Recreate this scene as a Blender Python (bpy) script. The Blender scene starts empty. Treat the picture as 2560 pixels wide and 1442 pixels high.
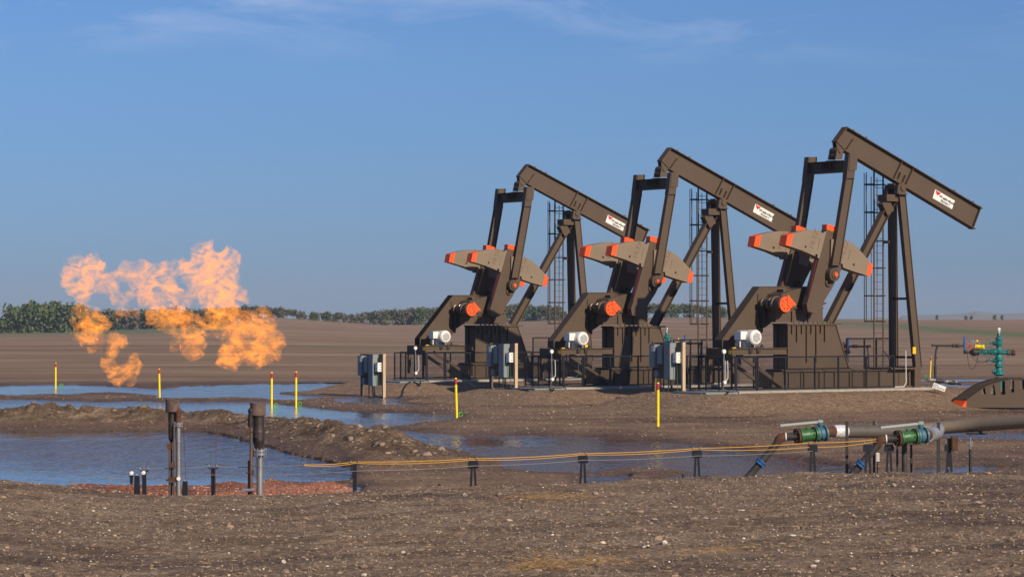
import bpy, math, random
import numpy as np
from mathutils import Vector, Matrix
random.seed(7); RN = np.random.RandomState(11)
D = bpy.data; SC = bpy.context.scene; COL = SC.collection
# ------------------------------------------------------------------ camera, sky, sun, exposure
CAMZ = 3.8; FPX = 7000.0; HZ = 786.0; TILT = math.atan((HZ-721)/FPX)
cam = D.cameras.new('camera'); cam.sensor_width = 36; cam.lens = FPX/2560*36
cam.clip_start = .5; cam.clip_end = 40000
camo = D.objects.new('camera', cam); COL.objects.link(camo)
camo.location = (0, 0, CAMZ); camo.rotation_euler = (math.pi/2+TILT, 0, 0); SC.camera = camo
SC.view_settings.view_transform = 'Standard'; SC.view_settings.look = 'None'
SC.view_settings.gamma = 1; SC.view_settings.exposure = 0.06
SUN_EL = math.radians(28); SUN_AZ = math.radians(143)      # azimuth clockwise from +Y
w = D.worlds.new('World'); SC.world = w; w.use_nodes = True
nt = w.node_tree; N = nt.nodes; L = nt.links
bg = N['Background']; bg.inputs['Strength'].default_value = .09
sky = N.new('ShaderNodeTexSky'); sky.sky_type = 'NISHITA'; sky.sun_disc = False
sky.sun_elevation = SUN_EL; sky.sun_rotation = SUN_AZ
sky.altitude = 600; sky.air_density = .8; sky.dust_density = .35; sky.ozone_density = 2.6
tc = N.new('ShaderNodeTexCoord')
mp = N.new('ShaderNodeMapping'); mp.inputs['Scale'].default_value = (3.4, 1, 14); mp.inputs['Rotation'].default_value = (0, math.radians(3), 0)
L.new(tc.outputs['Generated'], mp.inputs['Vector'])
n1 = N.new('ShaderNodeTexNoise'); n1.inputs['Scale'].default_value = 3.6; n1.inputs['Detail'].default_value = 7
n1.inputs['Roughness'].default_value = .62; n1.inputs['Distortion'].default_value = .5
L.new(mp.outputs[0], n1.inputs['Vector'])
cr = N.new('ShaderNodeValToRGB'); cr.color_ramp.elements[0].position = .49; cr.color_ramp.elements[0].color = (0, 0, 0, 1)
cr.color_ramp.elements[1].position = .72; cr.color_ramp.elements[1].color = (1, 1, 1, 1)
L.new(n1.outputs['Fac'], cr.inputs['Fac'])
sx = N.new('ShaderNodeSeparateXYZ'); L.new(tc.outputs['Generated'], sx.inputs[0])
mr = N.new('ShaderNodeMapRange'); mr.inputs['From Min'].default_value = .086; mr.inputs['From Max'].default_value = .108
mr.inputs['To Max'].default_value = .5
L.new(sx.outputs['Z'], mr.inputs['Value'])
mu = N.new('ShaderNodeMath'); mu.operation = 'MULTIPLY'; L.new(cr.outputs['Color'], mu.inputs[0]); L.new(mr.outputs[0], mu.inputs[1])
mx = N.new('ShaderNodeMix'); mx.data_type = 'RGBA'
tint = N.new('ShaderNodeMix'); tint.data_type = 'RGBA'; tint.blend_type = 'MULTIPLY'; tint.inputs['Factor'].default_value = 1
tr_ = N.new('ShaderNodeValToRGB'); te = tr_.color_ramp.elements
for _ in range(3): te.new(.5)
for e_, (p_, c_) in zip(te, ((0, (.30, .41, .67)), (.02, (.325, .435, .70)), (.088, (.43, .585, .83)), (.14, (.47, .65, .95)), (.6, (.53, .73, 1)))): e_.position = p_; e_.color = c_+(1,)
L.new(sx.outputs['Z'], tr_.inputs['Fac']); L.new(tr_.outputs[0], tint.inputs['B'])
L.new(sky.outputs[0], tint.inputs['A'])
L.new(mu.outputs[0], mx.inputs['Factor']); L.new(tint.outputs['Result'], mx.inputs['A']); mx.inputs['B'].default_value = (5.2, 6.1, 8.4, 1)
L.new(mx.outputs['Result'], bg.inputs['Color'])
sd = D.lights.new('sun', 'SUN'); sd.energy = 4.7; sd.angle = math.radians(.5); sd.color = (1, .83, .62)
so = D.objects.new('sun', sd); COL.objects.link(so)
sv = Vector((math.sin(SUN_AZ)*math.cos(SUN_EL), math.cos(SUN_AZ)*math.cos(SUN_EL), math.sin(SUN_EL)))
so.rotation_euler = (-sv).to_track_quat('-Z', 'Y').to_euler(); so.location = (30, -30, 40)
SC.cycles.use_denoising = True; SC.cycles.volume_bounces = 0; SC.cycles.max_bounces = 6
SC.cycles.transparent_max_bounces = 16; SC.cycles.volume_step_rate = .1
# ------------------------------------------------------------------ helpers
def ray(px, py):
    x, y = (px-1280)/FPX, (721-py)/FPX; c, s = math.cos(TILT), math.sin(TILT)
    return (x, c-s*y, s+c*y)
def at(px, py, Y):                       # world point seen there at ground distance Y
    d = ray(px, py); k = Y/d[1]; return Vector((d[0]*k, Y, CAMZ+d[2]*k))
def atz(px, py, z=0.0):
    d = ray(px, py); k = (z-CAMZ)/d[2]; return Vector((d[0]*k, d[1]*k, z))
def mat(name, col, rough=.6, metal=0, noise=.0, nscale=8, bump=0, bscale=30, col2=None, spec=.5, emis=None, estr=0, stretch=None, ramp=(.35, .65)):
    m = D.materials.new(name); m.use_nodes = True; n = m.node_tree.nodes; l = m.node_tree.links
    b = n['Principled BSDF']; b.inputs['Roughness'].default_value = rough; b.inputs['Metallic'].default_value = metal
    b.inputs['Specular IOR Level'].default_value = spec
    c = tuple(col)+(1,)
    b.inputs['Base Color'].default_value = c
    t = n.new('ShaderNodeTexCoord')
    src = t.outputs['Object']
    if stretch:
        q = n.new('ShaderNodeMapping'); q.inputs['Scale'].default_value = stretch; l.new(src, q.inputs[0]); src = q.outputs[0]
    if noise or col2:
        t1 = n.new('ShaderNodeTexNoise'); t1.inputs['Scale'].default_value = nscale; t1.inputs['Detail'].default_value = 6
        t1.inputs['Roughness'].default_value = .65; l.new(src, t1.inputs['Vector'])
        r = n.new('ShaderNodeValToRGB'); r.color_ramp.elements[0].position = ramp[0]; r.color_ramp.elements[1].position = ramp[1]
        c2 = tuple(col2)+(1,) if col2 else tuple(min(1, v*(1+noise)) for v in col)+(1,)
        c1 = c if col2 else tuple(v*(1-noise) for v in col)+(1,)
        r.color_ramp.elements[0].color = c1; r.color_ramp.elements[1].color = c2
        l.new(t1.outputs['Fac'], r.inputs[0]); l.new(r.outputs[0], b.inputs['Base Color'])
    if bump:
        t2 = n.new('ShaderNodeTexNoise'); t2.inputs['Scale'].default_value = bscale; t2.inputs['Detail'].default_value = 5
        l.new(src, t2.inputs['Vector'])
        bb = n.new('ShaderNodeBump'); bb.inputs['Strength'].default_value = bump; bb.inputs['Distance'].default_value = .02
        l.new(t2.outputs['Fac'], bb.inputs['Height']); l.new(bb.outputs[0], b.inputs['Normal'])
    return m
class MB:
    def __init__(s): s.v = []; s.f = []; s.sm = []
    def add(s, vs, fs, smooth=False):
        k = len(s.v); s.v += [tuple(p) for p in vs]; s.f += [tuple(i+k for i in f) for f in fs]; s.sm += [smooth]*len(fs); return s
    def box(s, a, b):
        (x0, y0, z0), (x1, y1, z1) = a, b
        x0, x1 = min(x0, x1), max(x0, x1); y0, y1 = min(y0, y1), max(y0, y1); z0, z1 = min(z0, z1), max(z0, z1)
        return s.add([(x0, y0, z0), (x1, y0, z0), (x1, y1, z0), (x0, y1, z0), (x0, y0, z1), (x1, y0, z1), (x1, y1, z1), (x0, y1, z1)],
                     [(0, 3, 2, 1), (4, 5, 6, 7), (0, 1, 5, 4), (1, 2, 6, 5), (2, 3, 7, 6), (3, 0, 4, 7)])
    def bar(s, p, q, a, b, up=(0, 0, 1)):   # rectangular bar p->q; a across, b along up
        p, q = Vector(p), Vector(q); d = (q-p).normalized(); u = Vector(up)
        if abs(d.dot(u)) > .98: u = Vector((0, 1, 0))
        sd_ = d.cross(u).normalized(); u = sd_.cross(d).normalized()
        vs = [c+sd_*i*a/2+u*j*b/2 for c in (p, q) for i, j in ((-1, -1), (1, -1), (1, 1), (-1, 1))]
        return s.add(vs, [(0, 3, 2, 1), (4, 5, 6, 7), (0, 1, 5, 4), (1, 2, 6, 5), (2, 3, 7, 6), (3, 0, 4, 7)])
    def ibeam(s, p, q, h, b, tf=.025, tw=.02, side=(1, 0, 0)):  # flanges spaced h along 'side', width b across
        p, q = Vector(p), Vector(q); d = (q-p).normalized(); sd_ = Vector(side); sd_ = (sd_-d*sd_.dot(d)).normalized(); o = d.cross(sd_)
        for k in (-1, 1):
            c = sd_*(k*(h/2-tf/2)); s.bar(p+c, q+c, b, tf, up=sd_)
        return s.bar(p, q, tw, h-2*tf, up=sd_)
    def cyl(s, p, q, r, r2=None, n=16, cap=True, smooth=True):
        p, q = Vector(p), Vector(q); r2 = r if r2 is None else r2; d = (q-p).normalized()
        u = Vector((0, 0, 1)) if abs(d.z) < .9 else Vector((1, 0, 0)); a = d.cross(u).normalized(); b = d.cross(a)
        vs = []
        for c, rr in ((p, r), (q, r2)):
            for i in range(n):
                t = 2*math.pi*i/n; vs.append(c+(a*math.cos(t)+b*math.sin(t))*rr)
        s.add(vs, [(i, (i+1) % n, n+(i+1) % n, n+i) for i in range(n)], smooth)
        if cap:
            s.add(vs[:n], [tuple(range(n))[::-1]]); s.add(vs[n:], [tuple(range(n))])
        return s
    def lathe(s, p, q, prof, n=18):       # prof: (t 0..1 along p->q, radius)
        p, q = Vector(p), Vector(q)
        for (t0, r0), (t1, r1) in zip(prof, prof[1:]):
            if t0 == t1: t1 += 1e-4
            s.cyl(p.lerp(q, t0), p.lerp(q, t1), r0, r1, n, cap=False)
        for (t, r), k in ((prof[0], 0), (prof[-1], 1)):
            c = p.lerp(q, t); s.cyl(c, c+(q-p)*1e-4*(1 if k else -1), r, r, n, cap=True)
        return s
    def tube(s, pts, r, n=8, cap=True):
        pts = [Vector(p) for p in pts]; vs = []; ref = None
        for i, p in enumerate(pts):
            d = (pts[min(i+1, len(pts)-1)]-pts[max(i-1, 0)]).normalized()
            if ref is None: ref = Vector((0, 0, 1)) if abs(d.z) < .9 else Vector((1, 0, 0))
            a = d.cross(ref).normalized(); b = a.cross(d).normalized(); ref = b
            rr = r[i] if isinstance(r, (list, tuple)) else r
            vs += [p+(a*math.cos(2*math.pi*k/n)+b*math.sin(2*math.pi*k/n))*rr for k in range(n)]
        m = len(pts)
        s.add(vs, [(i*n+k, i*n+(k+1) % n, (i+1)*n+(k+1) % n, (i+1)*n+k) for i in range(m-1) for k in range(n)], True)
        if cap: s.add(vs[:n], [tuple(range(n))[::-1]]); s.add(vs[-n:], [tuple(range(n))])
        return s
    def prism(s, poly, v0, v1):           # poly in (u,w); jack frame: y = -v
        n = len(poly); a = sum(poly[i][0]*poly[(i+1) % n][1]-poly[(i+1) % n][0]*poly[i][1] for i in range(n))
        if a < 0: poly = poly[::-1]
        vn, vf = max(v0, v1), min(v0, v1)
        vs = [(u, -vn, z) for u, z in poly]+[(u, -vf, z) for u, z in poly]
        return s.add(vs, [tuple(range(n)), tuple(range(n, 2*n))[::-1]]+[(i, n+i, n+(i+1) % n, (i+1) % n) for i in range(n)])
    def strip(s, pts, t, v0, v1, closed=False):  # plate following a polyline in (u,w), thickness t to the inside(left)
        m = len(pts)
        for i in range(m if closed else m-1):
            a, b = pts[i], pts[(i+1) % m]; dx, dz = b[0]-a[0], b[1]-a[1]; l_ = math.hypot(dx, dz); nx, nz = -dz/l_*t, dx/l_*t
            s.prism([a, b, (b[0]+nx, b[1]+nz), (a[0]+nx, a[1]+nz)], v0, v1)
        return s
    def sphere(s, c, r, n=12, m=8, sc=(1, 1, 1)):
        c = Vector(c); vs = []; fs = []
        for j in range(m+1):
            ph = math.pi*j/m
            for i in range(n):
                t = 2*math.pi*i/n
                vs.append(c+Vector((math.sin(ph)*math.cos(t)*sc[0], math.sin(ph)*math.sin(t)*sc[1], math.cos(ph)*sc[2]))*r)
        for j in range(m):
            for i in range(n): fs.append((j*n+i, (j+1)*n+i, (j+1)*n+(i+1) % n, j*n+(i+1) % n))
        return s.add(vs, fs, True)
    def build(s, name, m, parent=None):
        me = D.meshes.new(name); me.from_pydata(s.v, [], s.f); me.polygons.foreach_set('use_smooth', s.sm); me.materials.append(m); me.update()
        o = D.objects.new(name, me); COL.objects.link(o)
        if parent is not None: o.parent = parent
        return o
def torus(mb, c, R, r, axis='y', n=20, k=6, arc=1.0, a0=0):
    pts = []
    for i in range(n+1):
        t = a0+2*math.pi*arc*i/n; x, z = R*math.cos(t), R*math.sin(t)
        pts.append(Vector(c)+(Vector((x, 0, z)) if axis == 'y' else Vector((0, x, z)) if axis == 'x' else Vector((x, z, 0))))
    return mb.tube(pts, r, k)
def tag(o, label=None, cat=None, group=None, kind=None):
    for k, v in (('label', label), ('category', cat), ('group', group), ('kind', kind)):
        if v: o[k] = v
    return o
def empty(name, loc, rz=0):
    o = D.objects.new(name, None); COL.objects.link(o); o.location = loc; o.rotation_euler.z = rz; o.empty_display_size = .3; return o
def copy_tree(o, parent=None):
    c = o.copy(); COL.objects.link(c); c.parent = parent
    for ch in [x for x in KIDS.get(o.name, [])]: copy_tree(ch, c)
    return c
KIDS = {}
def index_kids():
    KIDS.clear()
    for o in D.objects:
        if o.parent: KIDS.setdefault(o.parent.name, []).append(o)
def text(s, name, size, M, m, parent=None, shear=0, ext=.004, sx_=1, off=0):
    cu = D.curves.new('t', 'FONT'); cu.body = s; cu.size = size; cu.extrude = ext; cu.shear = shear; cu.offset = off; cu.align_x = 'LEFT'
    to = D.objects.new('t', cu); COL.objects.link(to); dg = bpy.context.evaluated_depsgraph_get()
    me = D.meshes.new_from_object(to.evaluated_get(dg)); D.objects.remove(to); D.curves.remove(cu)
    for v in me.vertices: v.co.x *= sx_
    me.transform(M); me.name = name
    me.materials.clear(); me.materials.append(m)
    o = D.objects.new(name, me); COL.objects.link(o)
    if parent is not None: o.parent = parent
    return o
# ---- value noise
def _h(ix, iy, s):
    n = (ix*374761393+iy*668265263+s*1442695041) & 0xffffffff
    n = ((n ^ (n >> 13))*1274126177) & 0xffffffff
    return ((n ^ (n >> 16)) & 0xffff)/65535.0
def vn(x, y, s=0):
    xi = np.floor(x).astype(np.int64); yi = np.floor(y).astype(np.int64); fx = x-xi; fy = y-yi
    fx = fx*fx*(3-2*fx); fy = fy*fy*(3-2*fy)
    return (_h(xi, yi, s)*(1-fx)+_h(xi+1, yi, s)*fx)*(1-fy)+(_h(xi, yi+1, s)*(1-fx)+_h(xi+1, yi+1, s)*fx)*fy
def fbm(x, y, o=4, s=0):
    r = 0; a = .5; t = 0
    for i in range(o): r = r+a*vn(x*2**i, y*2**i, s+i*7); t += a; a *= .5
    return r/t-.5
def ss(a, b, x): t = np.clip((x-a)/(b-a), 0, 1); return t*t*(3-2*t)
# ------------------------------------------------------------------ materials
BROWN = mat('brown_paint', (.084, .056, .034), .6, noise=.08, nscale=1.1, bump=.05, bscale=6)
GREYTAN = mat('weight_paint', (.215, .165, .117), .75, noise=.05, nscale=1.5)
ORANGE = mat('orange_paint', (.85, .10, .012), .5, noise=.05)
DKRED = mat('red_paint', (.25, .03, .02), .5, noise=.1)
BLACK = mat('black_steel', (.012, .013, .018), .4, noise=.2)
DARK = mat('dark_steel', (.03, .026, .024), .5, noise=.3)
WHITE = mat('white_paint', (.78, .78, .74), .35, noise=.03)
GREYW = mat('grey_white', (.5, .51, .52), .5, noise=.05)
STEEL = mat('bright_steel', (.45, .45, .46), .35, .8, noise=.15, nscale=5)
OLIVE = mat('oily_steel', (.13, .10, .075), .22, .7, noise=.4, nscale=6)
CONC = mat('concrete', (.33, .31, .27), .9, noise=.15, nscale=4, bump=.2)
YEL = mat('yellow_plastic', (.95, .72, .01), .45, noise=.03)
RED = mat('red_plastic', (.5, .02, .015), .5)
YTAG = mat('yellow_tag', (.9, .5, .01), .5)
GREENW = mat('green_wire', (.1, .55, .06), .5)
BOXD = mat('panel_enclosure_grey', (.21, .255, .265), .5, noise=.06)
BOXL = mat('panel_grey', (.30, .35, .35), .5, noise=.05)
WOODB = mat('stained_board', (.13, .10, .075), .8, noise=.2, nscale=3, stretch=(1, 1, 8))
WOODT = mat('raw_timber', (.52, .40, .26), .8, noise=.12, nscale=4, stretch=(6, 6, .6))
CABLE = mat('cable_rubber', (.015, .015, .018), .5)
GCABLE = mat('green_cable', (.02, .09, .05), .5)
TEAL = mat('teal_paint', (.012, .17, .165), .4, noise=.25, nscale=12)
TEALD = mat('teal_dark', (.01, .13, .14), .4, noise=.25, nscale=12)
BLUE = mat('blue_paint', (.03, .12, .33), .45, noise=.2)
LBLUE = mat('valve_blue', (.05, .14, .19), .5, noise=.25, nscale=14)
GREEN = mat('valve_green', (.03, .13, .045), .45, noise=.25, nscale=14)
RUST = mat('rust', (.12, .05, .022), .85, col2=(.05, .025, .015), nscale=9, bump=.3)
PIPED = mat('dark_pipe', (.045, .042, .04), .5, noise=.35, nscale=6)
PIPET = mat('tan_pipe_jacket', (.19, .155, .11), .55, noise=.06)
PIPEG = mat('grey_pipe_tone', (.10, .09, .08), .5, noise=.1)
FOIL = mat('foil', (.8, .8, .82), .4, .35, noise=.2, nscale=10, bump=1, bscale=14)
ALU = mat('aluminium_jacket', (.38, .39, .43), .45, .4, noise=.1)
SOOT = mat('sooty_steel', (.014, .012, .012), .55, col2=(.07, .05, .038), nscale=4, ramp=(.45, .75), stretch=(1, 1, .5), bump=.2)
CAPM = mat('scorched_cap', (.15, .10, .085), .8, col2=(.055, .04, .036), nscale=7, bump=.2, ramp=(.45, .7))
RUSTY = mat('rusty_pipe', (.10, .085, .075), .55, .3, col2=(.22, .10, .035), nscale=4, ramp=(.5, .75), stretch=(1, 1, .4))
GALV = mat('galvanised_pipe', (.42, .42, .42), .4, .75, col2=(.25, .24, .23), nscale=4, stretch=(1, 1, .4), ramp=(.4, .7))
ROPE = mat('yellow_line', (.62, .33, .03), .6)
WIRE = mat('wire', (.25, .25, .25), .5, .5)
DECALR = mat('decal_red', (.6, .01, .03), .5)
INK = mat('ink', (.02, .02, .03), .6)
# ------------------------------------------------------------------ jack frame
TH = math.radians(34.4); CT, ST = math.cos(TH), math.sin(TH)
JX, JY, JZ = 16.03, 116.0, 5.25; BASEW = 8.24
SRC = {1: (1750, 300, 3.4133), 2: (1750, 650, 3.897), 5: (1990, 310, 6.868), 6: (1580, 720, 4.923), 8: (1880, 540, 7.209), 4: (2300, 450, 11.094), 0: (0, 0, 1)}
def P(x, y, v, k=0):                     # survey of the nearest pump jack: picture point on the plane v -> (u, height over its pad)
    ox, oy, sc = SRC[k]; d = ray(ox+x/sc, oy+y/sc)
    t = (v+JX*ST-JY*CT)/(d[0]*ST-d[1]*CT)
    X, Y, Z = d[0]*t-JX, d[1]*t-JY, d[2]*t-JZ
    return (X*CT+Y*ST, Z+BASEW)
def PP(k, pts, v): return [P(x, y, v, k) for x, y in pts]
JACKS = [((3.19, 141.17), CAMZ+5.08-BASEW), ((9.51, 127.57), CAMZ+5.10-BASEW), ((JX, JY), CAMZ+JZ-BASEW)]
def jworld(j, u, v, z=0):
    (x, y), b = JACKS[j]; return Vector((x+u*CT+v*ST, y+u*ST-v*CT, b+z))
# ------------------------------------------------------------------ terrain
def lerp_tab(x, tab):
    xs, ys = zip(*tab); return np.interp(x, xs, ys)
def sdf(px, py, poly, ky=4.0):
    P_ = np.array(poly, float)*[1, ky]; X = px; Y = py*ky; d = np.full(X.shape, 1e9); ins = np.zeros(X.shape, bool); n = len(P_)
    for i in range(n):
        a, b = P_[i], P_[(i+1) % n]; e = b-a; wx, wy = X-a[0], Y-a[1]
        t = np.clip((wx*e[0]+wy*e[1])/(e@e+1e-9), 0, 1); d = np.minimum(d, (wx-e[0]*t)**2+(wy-e[1]*t)**2)
        c = ((a[1] <= Y) & (b[1] > Y)) | ((b[1] <= Y) & (a[1] > Y))
        xi = a[0]+(Y-a[1])/(b[1]-a[1]+1e-12)*e[0]; ins ^= c & (X < xi)
    d = np.sqrt(d); return np.where(ins, d, -d)
POOLS = [
 [(-900, 1076), (640, 1078), (700, 1086), (760, 1100), (800, 1124), (830, 1148), (862, 1172), (856, 1197), (800, 1201), (700, 1201), (640, 1228), (560, 1260), (-900, 1270)],
 [(705, 1222), (760, 1216), (884, 1213), (878, 1232), (720, 1238)],
 [(880, 1071), (1000, 1077), (1200, 1089), (1500, 1090), (1600, 1100), (1740, 1112), (1880, 1130), (2000, 1150), (2110, 1165), (2140, 1200), (1900, 1210), (1740, 1206), (1650, 1188), (1740, 1178), (1560, 1166), (1480, 1177), (1350, 1178), (1230, 1164), (1150, 1150), (1070, 1138), (1000, 1112), (930, 1088)],
 [(-900, 998), (200, 1003), (430, 1006), (560, 1004), (690, 1011), (760, 1015), (850, 1026), (1000, 1034), (1150, 1038), (1125, 1049), (960, 1062), (850, 1060), (700, 1052), (400, 1044), (200, 1036), (0, 1018), (-900, 1016)],
 [(-900, 963), (130, 965), (300, 969), (380, 974), (150, 980), (0, 982), (-900, 983)],
 [(300, 979), (460, 966), (640, 962), (700, 960), (1010, 958), (1110, 955), (1040, 975), (960, 986), (900, 983), (740, 993), (600, 989), (460, 992)],
 [(850, 998), (930, 991), (1050, 1000), (1120, 1006), (1010, 1012), (900, 1004)],
 [(2300, 940), (2400, 937), (2560, 933), (3000, 930), (3000, 946), (2400, 949), (2300, 948)],
 [(2350, 963), (2470, 966), (2440, 971), (2360, 970)], [(2380, 983), (2490, 986), (2400, 993)],
 [(1690, 1033), (1800, 1031), (1900, 1037), (1800, 1044), (1700, 1042)],
 [(2290, 1170), (2420, 1163), (2520, 1168), (2400, 1184), (2280, 1184)],
 [(2350, 1085), (2560, 1081), (2700, 1081), (2700, 1093), (2400, 1096)],
 [(2400, 1022), (2480, 1021), (2600, 1024), (2560, 1030), (2430, 1029)],
 [(1480, 1184), (1560, 1186), (1540, 1206), (1470, 1208)],
]
CREST = [(-900, 1205), (0, 1207), (100, 1215), (350, 1233), (500, 1240), (700, 1238), (880, 1226), (1100, 1216), (1450, 1206), (1700, 1193), (1900, 1187), (2000, 1180), (2560, 1177), (3400, 1175)]
SKYL = [(-1500, 835), (0, 829), (200, 826), (560, 815), (640, 795), (690, 793), (780, 800), (960, 812), (1060, 811), (1280, 803), (1420, 799), (1640, 793), (1860, 793), (2060, 797), (2300, 799), (2560, 799), (4000, 799)]
BERM = [(-14.0*1.6, 98, .70), (-17.5, 97, .66), (-12, 96, .60), (-8.4, 93.5, .42), (-7.2, 90, .42), (-5.8, 85, .50), (-5.0, 82, .60), (-3.9, 78, .55), (-2.9, 74, .38), (-2.2, 71, .24)]
def seg_field(x, y, pts):               # distance to polyline and interpolated height
    d = np.full(x.shape, 1e9); h = np.zeros(x.shape)
    for (x0, y0, h0), (x1, y1, h1) in zip(pts, pts[1:]):
        ex, ey = x1-x0, y1-y0; t = np.clip(((x-x0)*ex+(y-y0)*ey)/(ex*ex+ey*ey), 0, 1); dd = np.hypot(x-x0-ex*t, y-y0-ey*t)
        m = dd < d; d = np.where(m, dd, d); h = np.where(m, h0+(h1-h0)*t, h)
    return d, h
WATERZ = -.03
def terrain(x, y):
    """ground height and zones (field, wet, red, mound, green, fore)"""
    yy = np.maximum(y, 5.0)
    px = 1280+FPX*x/yy; py = HZ+FPX*CAMZ/yy
    n1 = fbm(x*.25, y*.25, 5, 1); n2 = fbm(x*1.6, y*1.6, 4, 5); n3 = fbm(x*7, y*7, 4, 9)
    z = .05+.06*n1+.03*n2+.012*n3
    # pools
    pool = np.full(x.shape, -1e9); jit = 8+34*n1+22*n2+12*n3+fbm(x*.5, y*.12, 3, 31)*40
    m = (y > 40) & (y < 175)
    pxm, pym = px[m], py[m]; acc = np.full(pxm.shape, -1e9)
    for p in POOLS: acc = np.maximum(acc, sdf(pxm, pym, p))
    pool[m] = acc+jit[m]
    s_ = ss(-22, 14, pool); z = z*(1-s_)+(-.13+.02*n2)*s_
    wet = ss(-70, -5, pool)*.9
    # small tracks and ruts on the pad
    wet = np.maximum(wet, ss(.05, .22, fbm(x*.08, y*.25, 4, 77))*.7*(y < 150))
    # berm
    d, hb = seg_field(x, y, BERM); lump = 1+.9*fbm(x*1.1, y*1.1, 4, 21)+.5*fbm(x*3.2, y*3.2, 3, 22)
    b = hb*np.exp(-(d/1.35)**2)*lump
    z = np.where(b > .03, np.maximum(z, 0)*(b < .2)+b+.06*n3, z)
    bermf = ss(.05, .25, b)
    # gravel flat in front of the big puddle
    # red gravel bank
    rp = sdf(px, py, [(80, 1222), (120, 1210), (210, 1203), (420, 1209), (560, 1202), (640, 1203), (730, 1214), (800, 1228), (900, 1240), (900, 1330), (60, 1330)], 1.5)
    rp = np.where((y > 44) & (y < 66), rp, -1e3); red = ss(-4, 6, rp+16*n2)
    z = z+red*(.16+.25*n2)*ss(-4, 30, rp)+red*.06
    # jack mounds
    mound = np.zeros(x.shape)
    for (jx, jy), base in JACKS:
        u = (x-jx)*CT+(y-jy)*ST; v = (x-jx)*ST-(y-jy)*CT
        du = np.maximum(np.maximum(-11.2-u, u-4.4), 0); dv = np.maximum(np.maximum(-2.0-v, v-1.75), 0)
        dd = np.hypot(du, dv)+.35*n1+.15*n2
        h = base-.09-ss(0, 1, np.clip(dd, 0, 9)/3.6)*(base-.1)
        f = 1-ss(3.0, 4.2, dd); z = np.where(f > 0, np.maximum(z, h*f+.03*n2+.02*n3), z); mound = np.maximum(mound, f)
    wet = wet*(1-ss(.2, .7, mound))*(1-.75*bermf)
    # rolling farmland
    zc = CAMZ-(lerp_tab(px, SKYL)-HZ)/FPX*1000
    t = ss(160, 1000, y); z = np.where(y > 160, z*(1-ss(160, 220, y))+zc*(.25*t+.75*t**2.2)+fbm(x*.012, y*.006, 3, 41)*1.4*ss(200, 420, y)*(1-ss(700, 960, y)), z)
    z = np.where(y > 1000, zc-(y-1000)*.02, z)
    # far hills on the right
    hx = 1280+FPX*x/yy
    prof = (lerp_tab(hx, [(-2000, 0), (1900, 0), (2060, 4), (2110, 8), (2200, 6), (2270, 12), (2290, 13), (2330, 13), (2370, 14), (2420, 18), (2440, 22), (2460, 20), (2500, 16), (2540, 17), (2560, 18), (2700, 14), (3200, 16)])+1.6*fbm(hx*.06, hx*0, 4, 3))/FPX*6400
    hill = (prof+CAMZ-14/FPX*6400)*ss(5600, 6400, y)*(1-ss(6500, 7600, y))
    z = np.where(y > 1500, np.maximum(-9, z)+hill+9*ss(5600, 6300, y)*(hill > 0), z)
    # foreground shoulder
    cpx = lerp_tab(1280+FPX*x/47.0, CREST); zcr = CAMZ-(cpx-HZ)/FPX*47
    near = zcr+(1.47-zcr)*ss(0, 1, (47-y)/44)+.09*fbm(x*.6, y*.8, 5, 51)+.06*fbm(x*3, y*3, 4, 52)+.035*fbm(x*11, y*11, 4, 53)-.05*np.exp(-((y-33-.12*x+.6*fbm(x*.3, y*0, 3, 66))/.35)**2)-.05*np.exp(-((y-35.2-.12*x+.6*fbm(x*.3, y*0, 3, 67))/.35)**2)
    edge = 47+1.2*fbm(x*.5, y*0, 3, 61)
    f = ss(0, 2.6, y-edge); z = np.where(y < edge, near, z*f+near*(1-f)*(f < 1)); fore = 1-f
    field = ss(142, 152, y+14*n1)
    # green strips in the fields
    gr = np.exp(-((py-lerp_tab(px, [(2000, 818), (2300, 830), (2560, 842), (3000, 850)]))/5.0)**2)*ss(1900, 2120, px)+.45*np.exp(-((py-868)/3.0)**2)*(1-ss(1100, 1500, px))*ss(600, 800, px)+.6*(y > 900)*(px > 1250)*(px < 1950)
    gr = np.maximum(gr, .9*(1-ss(820, 834, py))*(1-ss(520, 620, px))*(y > 250)); gr = np.maximum(gr, .35*ss(4500, 5500, y))
    return z, dict(field=field, wet=np.clip(wet*(1-fore)+fore*.75*ss(.0, .16, fbm(x*.3, y*.6, 5, 91)+.12*ss(1700, 2560, px)*ss(1230, 1330, py)-.03), 0, 1), red=red*(1-ss(.0, .5, fore)), mound=np.maximum(mound*1.0, .0), green=np.clip(gr, 0, 1), fore=fore, berm=bermf)
def rows():
    r = list(np.arange(-40, 14, 2.0)); y = 14.0
    while y < 9500:
        r.append(y); y += max(.045, 2.6e-5*y*y) if y < 1000 else 60
    return np.array(r)
ry = rows()
cu_ = np.concatenate([np.linspace(-1.6, -.26, 24, endpoint=False), np.linspace(-.26, .26, 620), np.linspace(.27, 1.6, 24)])
Yg, Ug = np.meshgrid(ry, cu_, indexing='ij'); Xg = Ug*np.maximum(Yg, 14)
Zg, zones = terrain(Xg, Yg)
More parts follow.
